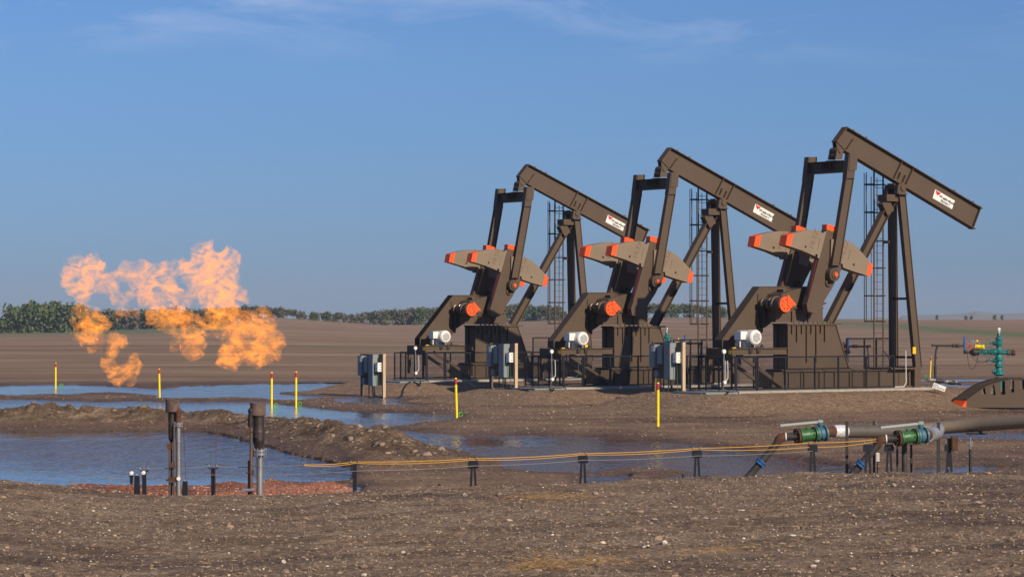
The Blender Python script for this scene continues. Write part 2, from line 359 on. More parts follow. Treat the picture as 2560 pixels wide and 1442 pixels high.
def grid_mesh(name, X, Y, Z, m, attrs):
    nr, nc = X.shape; me = D.meshes.new(name); co = np.stack([X, Y, Z], -1).reshape(-1, 3).astype(np.float32)
    me.vertices.add(nr*nc); me.vertices.foreach_set('co', co.ravel())
    i = np.arange(nr*nc).reshape(nr, nc); q = np.stack([i[:-1, :-1], i[:-1, 1:], i[1:, 1:], i[1:, :-1]], -1).reshape(-1)
    nf = (nr-1)*(nc-1); me.loops.add(nf*4); me.loops.foreach_set('vertex_index', q.astype(np.int32))
    me.polygons.add(nf); me.polygons.foreach_set('loop_start', (np.arange(nf)*4).astype(np.int32)); me.polygons.foreach_set('loop_total', np.full(nf, 4, np.int32))
    me.polygons.foreach_set('use_smooth', np.ones(nf, bool))
    me.update(calc_edges=True)
    for k, a in attrs.items():
        at_ = me.attributes.new(k, 'FLOAT', 'POINT'); at_.data.foreach_set('value', a.astype(np.float32).ravel())
    me.materials.append(m); o = D.objects.new(name, me); COL.objects.link(o); return o
gm = D.materials.new('soil'); gm.use_nodes = True; n = gm.node_tree.nodes; l = gm.node_tree.links; bs = n['Principled BSDF']
pos = n.new('ShaderNodeNewGeometry').outputs['Position']
def att(k):
    a = n.new('ShaderNodeAttribute'); a.attribute_name = k; return a.outputs['Fac']
def noi(sc, det=6, ro=.65, st=None):
    q = pos
    if st: mm = n.new('ShaderNodeMapping'); mm.inputs['Scale'].default_value = st; l.new(pos, mm.inputs[0]); q = mm.outputs[0]
    t = n.new('ShaderNodeTexNoise'); t.inputs['Scale'].default_value = sc; t.inputs['Detail'].default_value = det; t.inputs['Roughness'].default_value = ro
    l.new(q, t.inputs['Vector']); return t.outputs['Fac']
def ramp(f, *st):
    r = n.new('ShaderNodeValToRGB'); e = r.color_ramp.elements
    while len(e) < len(st): e.new(.5)
    for k, (p_, c) in enumerate(st): e[k].position = p_; e[k].color = tuple(c)+(1,) if len(c) == 3 else c
    l.new(f, r.inputs[0]); return r.outputs[0]
def mixc(f, a, b, mode='MIX'):
    m_ = n.new('ShaderNodeMix'); m_.data_type = 'RGBA'; m_.blend_type = mode
    for s_, v_ in (('Factor', f), ('A', a), ('B', b)):
        if isinstance(v_, (int, float)): m_.inputs[s_].default_value = v_
        elif isinstance(v_, tuple): m_.inputs[s_].default_value = v_
        else: l.new(v_, m_.inputs[s_])
    return m_.outputs['Result']
def mth(op, a, b=0.0):
    m_ = n.new('ShaderNodeMath'); m_.operation = op
    for i_, v_ in enumerate((a, b)):
        if isinstance(v_, (int, float)): m_.inputs[i_].default_value = v_
        else: l.new(v_, m_.inputs[i_])
    return m_.outputs[0]
pad = ramp(noi(.35, 8, .7), (.35, (0.197, 0.126, 0.082)), (.5, (0.274, 0.181, 0.119)), (.64, (0.360, 0.249, 0.166)))
grit = ramp(noi(9, 4, .8), (.36, (.45, .45, .45)), (.5, (.95, .95, .95)), (.66, (1.7, 1.65, 1.55)))
grit2 = ramp(noi(30, 3, .8), (.36, (.65, .65, .65)), (.55, (1.05, 1.05, 1.05)), (.68, (1.5, 1.46, 1.38)))
moundc = ramp(noi(2.5, 6, .8), (.38, (0.228, 0.153, 0.098)), (.62, (0.342, 0.240, 0.162)))
fieldc = ramp(noi(.045, 8, .72, (.3, 1.3, 1)), (.38, (.225, .145, .092)), (.5, (.295, .197, .128)), (.62, (.39, .28, .19)))
fieldl = ramp(noi(.4, 6, .75, (.16, 1.1, 1)), (.36, (.78, .78, .78)), (.64, (1.2, 1.2, 1.2)))
fieldc = mixc(1.0, fieldc, fieldl, 'MULTIPLY')
forec = ramp(noi(.8, 8, .75), (.38, (0.223, 0.154, 0.103)), (.5, (0.318, 0.229, 0.156)), (.62, (0.413, 0.309, 0.218)))
bermc = ramp(noi(1.2, 6, .7), (.38, (0.124, 0.083, 0.051)), (.52, (0.228, 0.157, 0.104)), (.64, (0.393, 0.287, 0.195)))
redc = ramp(noi(12, 4, .8), (.38, (.3, .11, .06)), (.52, (.5, .22, .14)), (.66, (.65, .38, .28)))
greenc = ramp(noi(.3, 4, .6, (.1, 1, 1)), (.38, (.15, .145, .09)), (.62, (.14, .2, .075)))
c = mixc(att('mound'), pad, moundc); c = mixc(att('berm'), c, bermc); c = mixc(att('fore'), c, forec)
c = mixc(1.0, c, mixc(.8, (1, 1, 1, 1), grit), 'MULTIPLY'); c = mixc(1.0, c, mixc(.7, (1, 1, 1, 1), grit2), 'MULTIPLY')
c = mixc(att('red'), c, redc); c = mixc(att('field'), c, fieldc); c = mixc(att('green'), c, greenc)
c = mixc(mth('MULTIPLY', att('wet'), .75), c, mixc(1.0, c, (.42, .38, .36, 1), 'MULTIPLY'))
l.new(c, bs.inputs['Base Color'])
ro = mth('SUBTRACT', .95, mth('MULTIPLY', att('wet'), .35)); l.new(ro, bs.inputs['Roughness']); bs.inputs['Specular IOR Level'].default_value = .25
bu = n.new('ShaderNodeBump'); bu.inputs['Strength'].default_value = 1.0; bu.inputs['Distance'].default_value = .07
l.new(mth('ADD', noi(14, 6, .8), mth('MULTIPLY', noi(2.5, 6, .7), 2.0)), bu.inputs['Height']); l.new(bu.outputs[0], bs.inputs['Normal'])
ground = tag(grid_mesh('ground', Xg, Yg, Zg, gm, zones), 'muddy brown well pad with farmland rolling away behind', None, None, 'structure')
# interpolated lookup of the finished ground
def gz(x, y):
    z_, _ = terrain(np.array([[float(x)]]), np.array([[float(y)]])); return float(z_[0, 0])
# water
wm = D.materials.new('muddy_water'); wm.use_nodes = True; n = wm.node_tree.nodes; l = wm.node_tree.links; bs = n['Principled BSDF']
bs.inputs['Base Color'].default_value = (.05, .042, .042, 1); bs.inputs['Roughness'].default_value = .06; bs.inputs['IOR'].default_value = 1.33
pos = n.new('ShaderNodeNewGeometry').outputs['Position']
wa = noi(1.0, 4, .6, (1.7, .42, 1)); wb = noi(1.0, 3, .6, (5, 1.6, 1))
hgt = mth('ADD', wa, mth('MULTIPLY', wb, .35))
msk = ramp(noi(.05, 3, .5), (.4, (.2, .2, .2)), (.52, (1, 1, 1)))
bu = n.new('ShaderNodeBump'); bu.inputs['Distance'].default_value = .28; l.new(mth('MULTIPLY', msk, .8), bu.inputs['Strength'])
l.new(hgt, bu.inputs['Height']); l.new(bu.outputs[0], bs.inputs['Normal'])
water = MB().add([(-60, 48, WATERZ), (70, 48, WATERZ), (70, 165, WATERZ), (-60, 165, WATERZ)], [(0, 1, 2, 3)]).build('water', wm)
tag(water, 'shallow rain water lying in ponds and puddles on the pad', None, None, 'structure')
# ------------------------------------------------------------------ pump jack
def rib(mb, pts, v0, v1, wd):            # thin welded bar along a 2-point line in (u,w)
    (a, b) = pts; dx, dz = b[0]-a[0], b[1]-a[1]; l_ = math.hypot(dx, dz); nx, nz = -dz/l_*wd/2, dx/l_*wd/2
    mb.prism([(a[0]-nx, a[1]-nz), (b[0]-nx, b[1]-nz), (b[0]+nx, b[1]+nz), (a[0]+nx, a[1]+nz)], v0, v1)
def V(uw, v): return Vector((uw[0], -v, uw[1]))
def circ(c, r, n=20, a0=0, a1=360):
    return [(c[0]+r*math.cos(math.radians(a0+(a1-a0)*i/n)), c[1]+r*math.sin(math.radians(a0+(a1-a0)*i/n))) for i in range(n+(a1-a0 < 360))]
def make_jack():
    root = empty('pump_jack', (0, 0, 0), TH)
    # skid
    x0, zt = P(830, 1078, .58, 2); x1, _ = P(2052, 1050, .58, 2)
    m = MB()
    for v0, v1 in ((.54, .58), (-.58, -.54)): m.box((x0, -v0, .05), (x1, -v1, zt-.05))
    for z0, z1 in ((.0, .05), (zt-.05, zt)):
        m.box((x0-.02, -.66, z0), (x1+.02, -.42, z1)); m.box((x0-.02, .42, z0), (x1+.02, .66, z1))
    k = 0
    for i in range(9):
        u = x0+.15+i*(x1-x0-.3)/8; m.box((u-.015, -.65, .05), (u+.015, -.58, zt-.05)); m.box((u-.06, -.54, .05), (u+.06, .54, zt-.1))
    m.box((x0, -.54, .05), (x0+.03, .54, zt-.05))
    m.build('skid', BROWN, root)
    b0 = P(2092, 1050, .8, 2)[0]; b1 = P(2152, 1050, .8, 2)[0]
    m = MB(); m.box((x1+.02, -.62, 0), (b0, .62, zt-.03)).box((b0, -.8, 0), (b1, .8, zt+.1)); m.box((x1-1.3, -.85, zt), (b0-.05, .85, zt+.06))
    m.build('front_base', BROWN, root)
    # pedestal under the gearbox
    tl = P(850, 633, .42, 2); tr = P(1322, 633, .42, 2); bl = P(850, 1066, .42, 2); br = P(1455, 1052, .42, 2)
    zt2 = tl[1]; zb = zt+.002
    m = MB(); poly = [(bl[0], zb), (br[0], zb), (tr[0], zt2), (tl[0], zt2)]
    m.prism(poly, .42, .39); m.prism(poly, -.39, -.42); m.box((tl[0]-.05, -.48, zt2+.001), (tr[0]+.3, .48, zt2+.06))
    m.strip([(br[0], zb), (tr[0]+.02, zt2)], .04, .46, -.46)
    m.strip([(bl[0], zb), (bl[0], zt2)], -.03, .46, .22); m.strip([(bl[0], zb), (bl[0], zt2)], -.03, -.22, -.46)
    m.box((bl[0]+.05, -.38, zb), (bl[0]+.08, .38, zt2))
    m.box((bl[0]-.35, -.5, zb), (br[0]+.2, .5, zb+.05))
    for (xx, y1) in ((888, 720), (936, 800), (984, 718), (1031, 1000), (1076, 718), (1124, 1000), (1168, 715), (1208, 795)):
        a = P(xx, 640, .42, 2); b = P(xx, y1, .42, 2); m.prism([(a[0]-.012, b[1]), (a[0]+.012, b[1]), (a[0]+.012, zt2-.01), (a[0]-.012, zt2-.01)], .50, .42)
    for xx in (912, 960, 1008, 1052, 1100, 1147, 1192, 1238, 1272):
        c = P(xx, 604, .40, 2); m.cyl(V((c[0], zt2+.06), .42), V((c[0], zt2+.13), .42), .035, n=6)
    m.build('pedestal', BROWN, root)
    # gearbox
    gb = PP(2, [(738, 604), (742, 500), (780, 450), (775, 380), (800, 330), (885, 300), (1060, 256), (1120, 262), (1195, 380), (1197, 606)], .44)
    gb = [(u, max(w_, zt2+.06)) for u, w_ in gb]
    m = MB(); m.prism(gb, .44, -.44); g = m.build('gearbox', BROWN, root)
    m = MB()
    for pts in ([(890, 500), (890, 604)], [(1048, 520), (1048, 604)]): rib(m, PP(2, pts, .45), .45, .52, .03)
    rib(m, PP(2, [(780, 466), (1200, 466)], .45), .445, .50, .05); rib(m, PP(2, [(1180, 440), (1225, 418)], .45), .1, .5, .05)
    for i in range(9): c = P(800+i*47, 474, .5, 2); m.cyl(V(c, .45), V(c, .52), .03, n=6)
    m.box((P(780, 290, .0, 2)[0], -.2, P(780, 320, 0, 2)[1]), (P(860, 290, .0, 2)[0], .2, P(780, 285, 0, 2)[1]))
    m.build('flange_bolts', BROWN, g)
    S0 = P(1080, 432, .6, 2)
    m = MB(); m.lathe(V(S0, -1.03), V(S0, 1.03), [(0, .16), (.14, .16), (.15, .27), (.30, .27), (.32, .24), (.68, .24), (.70, .27), (.85, .27), (.86, .16), (1, .16)], 20)
    m.build('crank_shaft', OLIVE, root)
    G0 = P(835, 431, .99, 2)
    m = MB(); m.lathe(V(G0, -.62), V(G0, .93), [(0, .2), (.05, .24), (.2, .24), (.21, .3), (.26, .3), (.27, .25), (.5, .25), (.51, .31), (.56, .31), (.57, .27), (.62, .27)], 24)
    dr = m.build('brake_drum', OLIVE, root)
    m = MB(); m.lathe(V(G0, .30), V(G0, .93), [(0, .30), (.1, .34), (.3, .34), (.33, .30), (.7, .30), (.75, .335), (1, .335)], 26); m.build('drum_housing', BROWN, root)
    m = MB()
    for a in (0, 50, 100, 150, 200, 250, 300):
        c = (G0[0]+.23*math.cos(math.radians(a)), G0[1]+.23*math.sin(math.radians(a))); m.cyl(V(c, .22), V(c, .30), .03, n=6)
    torus(m, V(G0, .26), .23, .02, n=24)
    m.build('bolt_ring', DARK, dr)
    m = MB(); m.prism(circ(G0, .31, 28), 1.0, .94)
    arm = PP(2, [(850, 335), (862, 345), (932, 430), (925, 446), (905, 442), (880, 470), (850, 430)], 1.0); m.prism(arm, 1.03, 1.002)
    br_ = m.build('brake_disc', ORANGE, root)
    m = MB()
    for a in range(7):
        t = math.radians(90+a*360/7); c = (G0[0]+.19*math.cos(t), G0[1]+.19*math.sin(t)); m.cyl(V(c, 1.0), V(c, 1.005), .032, n=10)
    m.build('disc_hole', BLACK, br_)
    # belt guard
    gp = PP(2, [(212, 858), (212, 775), (580, 257), (1040, 257), (1040, 360), (740, 480), (740, 560), (615, 660), (613, 700), (540, 760), (420, 858)], -.45)
    m = MB(); m.prism(gp, -.45, -.86); m.strip(gp[:4], -.02, -.42, -.89)
    e0 = PP(2, [(563, 330), (563, 700)], -.44); rib(m, e0, -.40, -.45, .03)
    m.build('belt_guard', BROWN, root)
    m = MB(); dp = PP(2, [(575, 430), (740, 430), (740, 560), (615, 660), (610, 500)], -.2); m.prism(dp, -.1, -.42); m.build('pulley_bracket', DARK, root)
    # motor frame
    fz1 = P(600, 863, .75, 2)[1]; fz0 = P(600, 913, .75, 2)[1]; fu0 = P(312, 880, .75, 2)[0]; fu1 = P(846, 880, .75, 2)[0]
    m = MB()
    for v in (.70, -.70):
        m.box((fu0, -v-.03, fz0), (fu1, -v+.03, fz1)); m.box((fu0, -v-.09, fz1), (fu1, -v+.09, fz1+.03)); m.box((fu0, -v-.09, fz0-.03), (fu1, -v+.09, fz0))
    m.box((fu0-.04, -.80, fz0-.22), (fu0, .82, fz1+.02)); m.box((fu1-.3, -.72, fz0), (fu1-.24, .72, fz1))
    m.box((fu0-.02, -.82, fz0-.75), (fu0+.12, -.70, fz0)); m.box((fu0-.02, .70, .3), (fu0+.12, .82, fz0))
    m.build('motor_frame', BROWN, root)
    m = MB()
    sk = PP(2, [(400, 935), (820, 1240)], .6)
    for v in (.6, -.6): m.bar(V(sk[0], v), V((sk[1][0], max(sk[1][1], .06)), v), .1, .13)
    m.build('frame_brace', BROWN, root)
    m = MB(); a = P(688, 1085, .55, 2); m.prism([(x0-.62, .1), (x0-.01, .1), (x0-.01, zt-.05), (x0-.5, zt-.05)], .5, -.5); m.build('rear_sill', BROWN, root)
    # motor
    H0 = P(556, 753, .96, 2); mr_ = root
    m = MB(); R = .30
    m.lathe(V(H0, -.15), V(H0, .95), [(0, .2), (.03, .26), (.55, .26), (.62, .27), (.63, R), (.93, R), (.98, R-.05), (.985, .17)], 28)
    for i in range(18):
        t = 2*math.pi*i/18; c = (H0[0]+.27*math.cos(t), H0[1]+.27*math.sin(t)); c2 = (H0[0]+.255*math.cos(t), H0[1]+.255*math.sin(t))
        m.bar(V(c, -.1), V(c, .5), .012, .05, up=(math.cos(t), 0, math.sin(t)))
    m.box((H0[0]-.26, -.5, H0[1]-.38), (H0[0]+.26, -.42, H0[1]-.2)); m.box((H0[0]-.26, .02, H0[1]-.38), (H0[0]+.26, .1, H0[1]-.2))
    mo = m.build('motor', WHITE, root)
    m = MB(); m.prism(circ(H0, .19, 24), .947, .944)
    for i in range(6):
        t = math.radians(30+60*i); rib(m, [(H0[0]+.04*math.cos(t), H0[1]+.04*math.sin(t)), (H0[0]+.19*math.cos(t), H0[1]+.19*math.sin(t))], .975, .95, .025)
    torus(m, V(H0, .955), .12, .006, n=24); torus(m, V(H0, .955), .16, .006, n=24); torus(m, V(H0, .955), .08, .006, n=24)
    m.build('fan_grille', GREYW, mo)
    m = MB(); m.box((H0[0]-.55, -.62, H0[1]-.08), (H0[0]-.24, -.22, H0[1]+.24)); m.cyl((H0[0]-.45, -.45, H0[1]-.08), (H0[0]-.45, -.45, H0[1]-.42), .03)
    m.build('terminal_box', WHITE, mo)
    m = MB(); m.box((H0[0]-.6, -.62, fz1+.031), (H0[0]+.55, -.45, H0[1]-.381)); m.box((H0[0]-.6, .0, fz1+.031), (H0[0]+.55, .17, H0[1]-.381))
    for du in (-.1, .38): m.prism([(H0[0]+du, fz1+.04), (H0[0]+du+.18, fz1+.04), (H0[0]+du+.09, H0[1]-.27)], .72, .64)
    for du in (-.25, .15): m.box((H0[0]+du, -.80, fz0+.04), (H0[0]+du+.16, -.79+.03, fz1+.07))
    m.build('slide_rail', DARK, root)
    m = MB(); lb = PP(2, [(312, 850), (345, 850), (345, 862), (312, 862)], .6); m.prism(lb, .65, .55); lb = PP(2, [(280, 890), (300, 890), (300, 925), (280, 925)], .75); m.box((fu0-.05, -.74, fz0+.0), (fu0-.041, -.58, fz1-.05)); m.build('warning_label', YTAG, root)
    # cranks and counterweights (near, then mirrored)
    top = PP(8, [(1350, 152), (1388, 150), (1540, 205), (1520, 300), (1345, 240)], 1.1)
    cp = PP(8, [(1345, 240), (1520, 300)], 1.1)+[P(1395, 60, 1.1, 2)]
    cp += PP(2, [(1335, 175), (1290, 270), (1210, 400), (1185, 480), (1120, 520), (1050, 500), (1040, 430), (1065, 350)], 1.1)
    pin = P(1153, 1318, 1.4, 1); hole = P(1092, 1388, 1.1, 1)
    def cyc(poly, side): return poly
    for s_ in (1, -1):
        va, vb = (1.1, .8) if s_ > 0 else (-.8, -1.1)
        m = MB(); m.prism(cp, va, vb); c_ = m.build('crank', BROWN, root)
        m = MB(); m.prism(top, va+.001, vb-.001); m.build('crank_tip', ORANGE, c_)
        m = MB(); ed = PP(8, [(1345, 300), (1180, 770)], 1.1)+PP(2, [(1066, 348)], 1.1)
        m.strip([ed[2], ed[1]], .012, va-.02, va-.11); m.build('crank_stripe', DKRED, c_)
        m = MB(); torus(m, V(hole, va+.03), .12, .05, n=16); m.cyl(V(hole, va-.02), V(hole, va+.0), .1, n=14); hh = P(1150, 1400, 1.1, 1); m.bar(V(hole, va-.1)+Vector((.10, 0, .05)), V(hole, va-.1)+Vector((.3, 0, .2)), .12, .12); m.build('lifting_lug', BROWN, c_)
        wl = PP(8, [(612, 525), (648, 345), (750, 308), (850, 285), (950, 265), (1050, 252), (1130, 252), (1240, 262), (1243, 300), (1300, 305), (1305, 280), (1340, 284), (1215, 768), (1180, 750), (1182, 690), (1145, 685), (1140, 725), (900, 620)], 1.2)
        ol = PP(8, [(606, 527), (640, 343), (750, 306), (697, 550)], 1.2)
        wr = PP(8, [(1430, 420), (1640, 415), (1672, 450), (1745, 452), (1790, 482), (1860, 530), (1940, 610), (2020, 700), (2120, 812), (2062, 1068), (1880, 1012), (1700, 950), (1640, 925), (1635, 860), (1595, 858), (1590, 905), (1420, 850)], 1.2)
        orr = PP(8, [(2117, 806), (2180, 908), (2140, 1078), (2060, 1071)], 1.2)
        Fa, Fb = (1.2, .78) if s_ > 0 else (-.78, -1.2)
        for w_, o_, tx, pv in ((wl, ol, (1100, 590), 0), (wr, orr, (1655, 770), 1)):
            m = MB(); m.prism(w_, Fa, Fb); cw = m.build('counterweight', GREYTAN, root)
            m = MB(); m.prism(o_, Fa+.002, Fb-.002); m.build('painted_tip', ORANGE, cw)
            m = MB(); hcen = P(*((965, 553), (1835, 875))[pv], 1.2, 8); m.cyl(V(hcen, Fa), V(hcen, Fa+.003), .05, n=14); m.build('bolt_hole', BLACK, cw)
            o0 = P(tx[0], tx[1], 1.2, 8); ang = math.radians(68)
            M = Matrix.Translation(V(o0, Fa+.004)) @ Matrix.Rotation(-ang+math.pi*0, 4, 'Y') @ Matrix.Rotation(math.pi/2, 4, 'X')
            text('NLTX', 'cast_lettering', .3, M, GREYTAN, cw, ext=.012)
            m = MB(); q = PP(8, ([(1225, 400), (1180, 610)], [(1772, 610), (1728, 790)])[pv], 1.2); rib(m, q, Fa, Fa+.02, .012); m.build('cast_rib', GREYTAN, cw)
    # pitman arms
    A = PP(1, [(1250, 480), (1318, 480), (1198, 1240), (1172, 1225), (1128, 1240)], 1.35)
    for s_ in (1, -1):
        va, vb = (1.35, 1.15) if s_ > 0 else (-1.15, -1.35)
        m = MB(); m.prism([A[0], A[1], A[2], A[4]], va-.05, vb+.04)
        m.strip([A[0], A[4]], .03, va+.01, vb-.01); m.strip([A[2], A[1]], .03, va+.01, vb-.01)
        pm = m.build('pitman_arm', BROWN, root)
        m = MB(); m.prism(PP(1, [(1268, 292), (1337, 292), (1312, 497), (1246, 500)], 1.35), va+.03, vb-.03)
        m.prism(PP(1, [(1272, 300), (1337, 292), (1330, 430), (1262, 432)], 1.35), va+.06, va+.031)
        m.build('clamp_plate', BROWN, pm)
        m = MB(); m.lathe(V(pin, vb-.05), V(pin, va+.08), [(0, .27), (.85, .27), (.86, .19), (1, .17)], 24)
        for i in range(8):
            t = math.radians(45*i+20); c = (pin[0]+.225*math.cos(t), pin[1]+.225*math.sin(t)); m.cyl(V(c, va+.03), V(c, va+.06), .02, n=6)
        bh = m.build('pin_bearing', BROWN, pm)
        m = MB(); m.cyl(V(pin, va+.05), V(pin, va+.13), .09, n=18); m.build('wrist_pin', ORANGE, pm)
    # equaliser
    q0 = P(1250, 345, 1.15, 1); q1 = P(1250, 445, 1.15, 1); uc = (P(1262, 395, 1.15, 1)[0]); m = MB()
    zt3, zb3 = q0[1], q1[1]; um = uc-.05
    m.box((um-.015, -1.17, zb3+.025), (um+.015, 1.17, zt3-.025)); m.box((um-.2, -1.17, zt3-.025), (um+.2, 1.17, zt3)); m.box((um-.2, -1.17, zb3), (um+.2, 1.17, zb3+.025))
    for i in range(4):
        yy_ = -.28+i*.17; m.box((um-.19, yy_-.012, zb3+.2), (um-.02, yy_+.012, zt3-.03)); m.box((um-.17, yy_-.03, zb3+.16), (um-.05, yy_+.03, zb3+.24))
    m.build('equaliser_bar', BROWN, root)
    pc = P(742, 465, .2, 5); tb = PP(5, [(665, 610), (695, 440), (715, 410), (770, 410), (800, 480), (784, 610)], .2); lug = PP(5, [(690, 300), (705, 420), (745, 500), (800, 470), (850, 470)], .12)
    m = MB(); m.prism(tb, .24, .18); m.prism(tb, -.18, -.24); m.cyl(V(pc, -.27), V(pc, .28), .085, n=16); m.cyl(V(pc, -.15), V(pc, .15), .16, n=16); m.prism(lug, .13, .07); m.prism(lug, -.07, -.13)
    m.box((tb[0][0]-.05, -.3, zt3), (tb[5][0]+.05, .3, zt3+.05)); m.cyl(V((pc[0]-.08, pc[1]-.2), -.1), V((pc[0]-.08, pc[1]-.2), .1), .13, n=14)
    m.build('equaliser_bearing', BROWN, root)
    # walking beam
    h = .17
    o = [P(868, 60, h, 5), P(2415, 752, h, 1), P(2352, 932, h, 1), P(850, 462, h, 5), P(703, 300, h, 5)]
    o[0] = P(885, 48, h, 5)
    m = MB(); m.prism(o, .012, -.012); m.strip([o[1], o[0]], .035, h, -h); m.strip([o[3], o[2]], .035, h, -h); m.strip([o[4], o[3]], .035, h, -h)
    m.strip([o[0], o[4]], .03, h+.01, -h-.01)
    e = [(o[2][0]-.12, o[2][1]+.02), (o[1][0]-.11, o[1][1]-.03)]; rib(m, e, h-.01, -h+.01, .025)
    wb = m.build('walking_beam', BROWN, root)
    m = MB()
    for pts in ([(992, 262), (872, 438)], [(1822, 650), (1690, 930)], [(2018, 768), (1893, 1035)], [(1803, 832), (1765, 935)], [(1885, 882), (1842, 990)]):
        m = MB(); rib(m, PP(5, pts, .12), .145, -.145, .022); m.build('stiffener', BROWN, wb)
    m = MB()
    d_ = ((o[1][0]-o[0][0]), (o[1][1]-o[0][1])); ln = math.hypot(*d_); d_ = (d_[0]/ln, d_[1]/ln); nn = (-d_[1], d_[0])
    for t, r_ in ((.05, .045), (.10, .03), (.14, .055), (.30, .02), (.40, .02), (.62, .02), (.79, .055), (.90, .03), (.93, .055), (.985, .045)):
        c = (o[0][0]+d_[0]*ln*t+nn[0]*.02, o[0][1]+d_[1]*ln*t+nn[1]*.02); m.cyl(V(c, .04), V(c, .12), r_, n=12); m.cyl(V(c, -.12), V(c, -.04), r_, n=12)
    e = (o[1][0]+.02, o[1][1]-.5); m.cyl(V((o[2][0]+.07, o[2][1]+.35), .03), V((o[2][0]+.07, o[2][1]+.35), -.03), .06, n=10)
    m.build('lifting_eye', BROWN, wb)
    # decal
    q = PP(1, [(2008, 592), (2175, 690), (2150, 762), (1985, 667)], .02)
    m = MB(); m.prism(q, .022, .013); dc = m.build('logo_panel', WHITE, wb)
    bx, bz = q[2][0]-q[3][0], q[2][1]-q[3][1]; Lb = math.hypot(bx, bz); ang = math.atan2(bz, bx); hx, hz = q[0][0]-q[3][0], q[0][1]-q[3][1]; Hb = math.hypot(hx, hz)
    base = Matrix.Translation(V(q[3], .023)) @ Matrix.Rotation(-ang, 4, 'Y') @ Matrix.Rotation(math.pi/2, 4, 'X')
    lp = PP(4, [(430, 292), (458, 290), (483, 325), (512, 318), (525, 352), (560, 345), (572, 382), (480, 432), (455, 385)], .02)
    m = MB(); m.prism(lp, .028, .0225); m.build('red_mark', DECALR, dc)
    text('Weatherford', 'lettering', Hb*.42, base @ Matrix.Translation((Lb*.26, Hb*.47, .001)), INK, dc, ext=.003, sx_=(Lb*.72)/(Hb*.42*5.1), off=.006)
    text('Maximizer II', 'lettering', Hb*.31, base @ Matrix.Translation((Lb*.38, Hb*.16, .001)), INK, dc, shear=.35, ext=.003, sx_=.85, off=.003)
    m = MB(); m.add([base @ Vector(p_) for p_ in ((Lb*.36, Hb*.06, .002), (Lb*.9, Hb*.06, .002), (Lb*.9, Hb*.085, .002), (Lb*.36, Hb*.085, .002))], [(0, 1, 2, 3)]); m.build('underline', INK, dc)
    # saddle bearing and post
    E0 = P(1730, 578, .42, 1); m = MB()
    for va in (.42, -.2): m.prism(PP(1, [(1683, 628), (1693, 548), (1757, 552), (1762, 628)], .42), va, va-.22)
    m.cyl(V(E0, -.44), V(E0, .47), .13, n=20); hd = P(1762, 628, .42, 1)[1]
    m.box((E0[0]-.28, -.5, hd-.05), (E0[0]+.22, .5, hd)); m.prism([(E0[0]-.3, E0[1]+.18), (E0[0]+.3, E0[1]+.02), (E0[0]+.2, E0[1]-.1), (E0[0]-.2, E0[1]-.05)], .2, -.2)
    m.build('saddle_bearing', BROWN, root)
    zt4 = hd-.05; m = MB()
    f1 = P(2095, 1035, .72, 2); f2 = P(1912, 1025, -.72, 2); fu = (f1[0]+f2[0])/2
    for s_ in (1, -1):
        mm = MB(); mm.ibeam((E0[0]+.05, -.27*s_, zt4), (fu, -.72*s_, zt+.06), .36, .2, .03, .12, side=(1, 0, 0)); mm.build('samson_post_leg', BROWN, root)
    for yy_ in (376, 945):
        z_ = P(1980, yy_, 0, 2)[1]; t = (zt4-z_)/(zt4-zt); vv = .27+.45*t; uu = E0[0]+.05+(fu-E0[0]-.05)*t
        m.box((uu-.05, -vv, z_-.05), (uu+.05, vv, z_+.05))
    m.build('post_brace', BROWN, root)
    r0 = P(1655, 672, .12, 1); r1 = P(1268, 606, .12, 2)
    m = MB(); m.ibeam(V(r0, 0), V((r1[0], zt2+.06), 0), .34, .3, side=(1, 0, 0)); m.build('rear_leg', BROWN, root)
    m = MB(); m.box((E0[0]-.75, -.28, zt4-.28), (E0[0]-.1, .28, zt4-.0)); m.bar(V((E0[0]-.72, zt4-.28), .0), V((E0[0]-.42, zt4-.75), .0), .34, .42); m.build('head_frame', BROWN, root)
    m = MB(); yl = PP(2, [(2070, 845), (2103, 845), (2105, 912), (2072, 914)], .7); cu1 = P(2088, 880, .7, 2)
    t = (zt4-cu1[1])/(zt4-zt); vv = .27+.45*t+.14; cu1 = P(2087, 880, vv, 2); m.prism([(cu1[0]-.085, cu1[1]-.14), (cu1[0]+.085, cu1[1]-.14), (cu1[0]+.085, cu1[1]+.14), (cu1[0]-.085, cu1[1]+.14)], vv+.01, vv-.005); m.build('warning_tag', YTAG, root)
    # ladder with cage, on the far side
    lv = -.62; la = P(1485, 450, lv, 1)[0]; lb_ = P(1562, 450, lv, 1)[0]; lt = P(1520, 400, lv, 1)[1]; lz = P(1700, 1048, lv, 2)[1]
    m = MB()
    for u in (la, lb_): m.box((u-.03, -lv-.02, lz), (u+.03, -lv+.02, lt-.05-(u-la)*.6))
    z_ = lz+.25
    while z_ < lt-.5: m.cyl((la, -lv, z_), (lb_, -lv, z_), .012, n=6, cap=False); z_ += .3
    ld = m.build('ladder', BROWN, root)
    mid = (la+lb_)/2; rr = .36; m = MB(); cz0 = P(1600, 600, lv-.7, 2)[1]
    zs = [P(1480, y_, lv, 1)[1] for y_ in (547, 785, 1030, 1262)]+[P(1600, y_, lv, 2)[1] for y_ in (347, 598)]
    hoop = [(mid+rr*math.cos(math.radians(a)), -lv+.35-.0+rr*math.sin(math.radians(a))) for a in range(-60, 241, 20)]
    hoop = [(lb_+.12, -lv)]+hoop[2:-2]+[(la-.02, -lv)]
    for zz in zs:
        for (a, b), (c, d) in zip(hoop, hoop[1:]): m.bar((a, b, zz), (c, d, zz), .012, .055)
    for k_ in (3, 5, 7, 9, 11):
        a, b = hoop[k_]; m.bar((a, b, zs[-1]), (a, b, lt-.25-.3*(a-la)), .035, .012, up=(0, 1, 0))
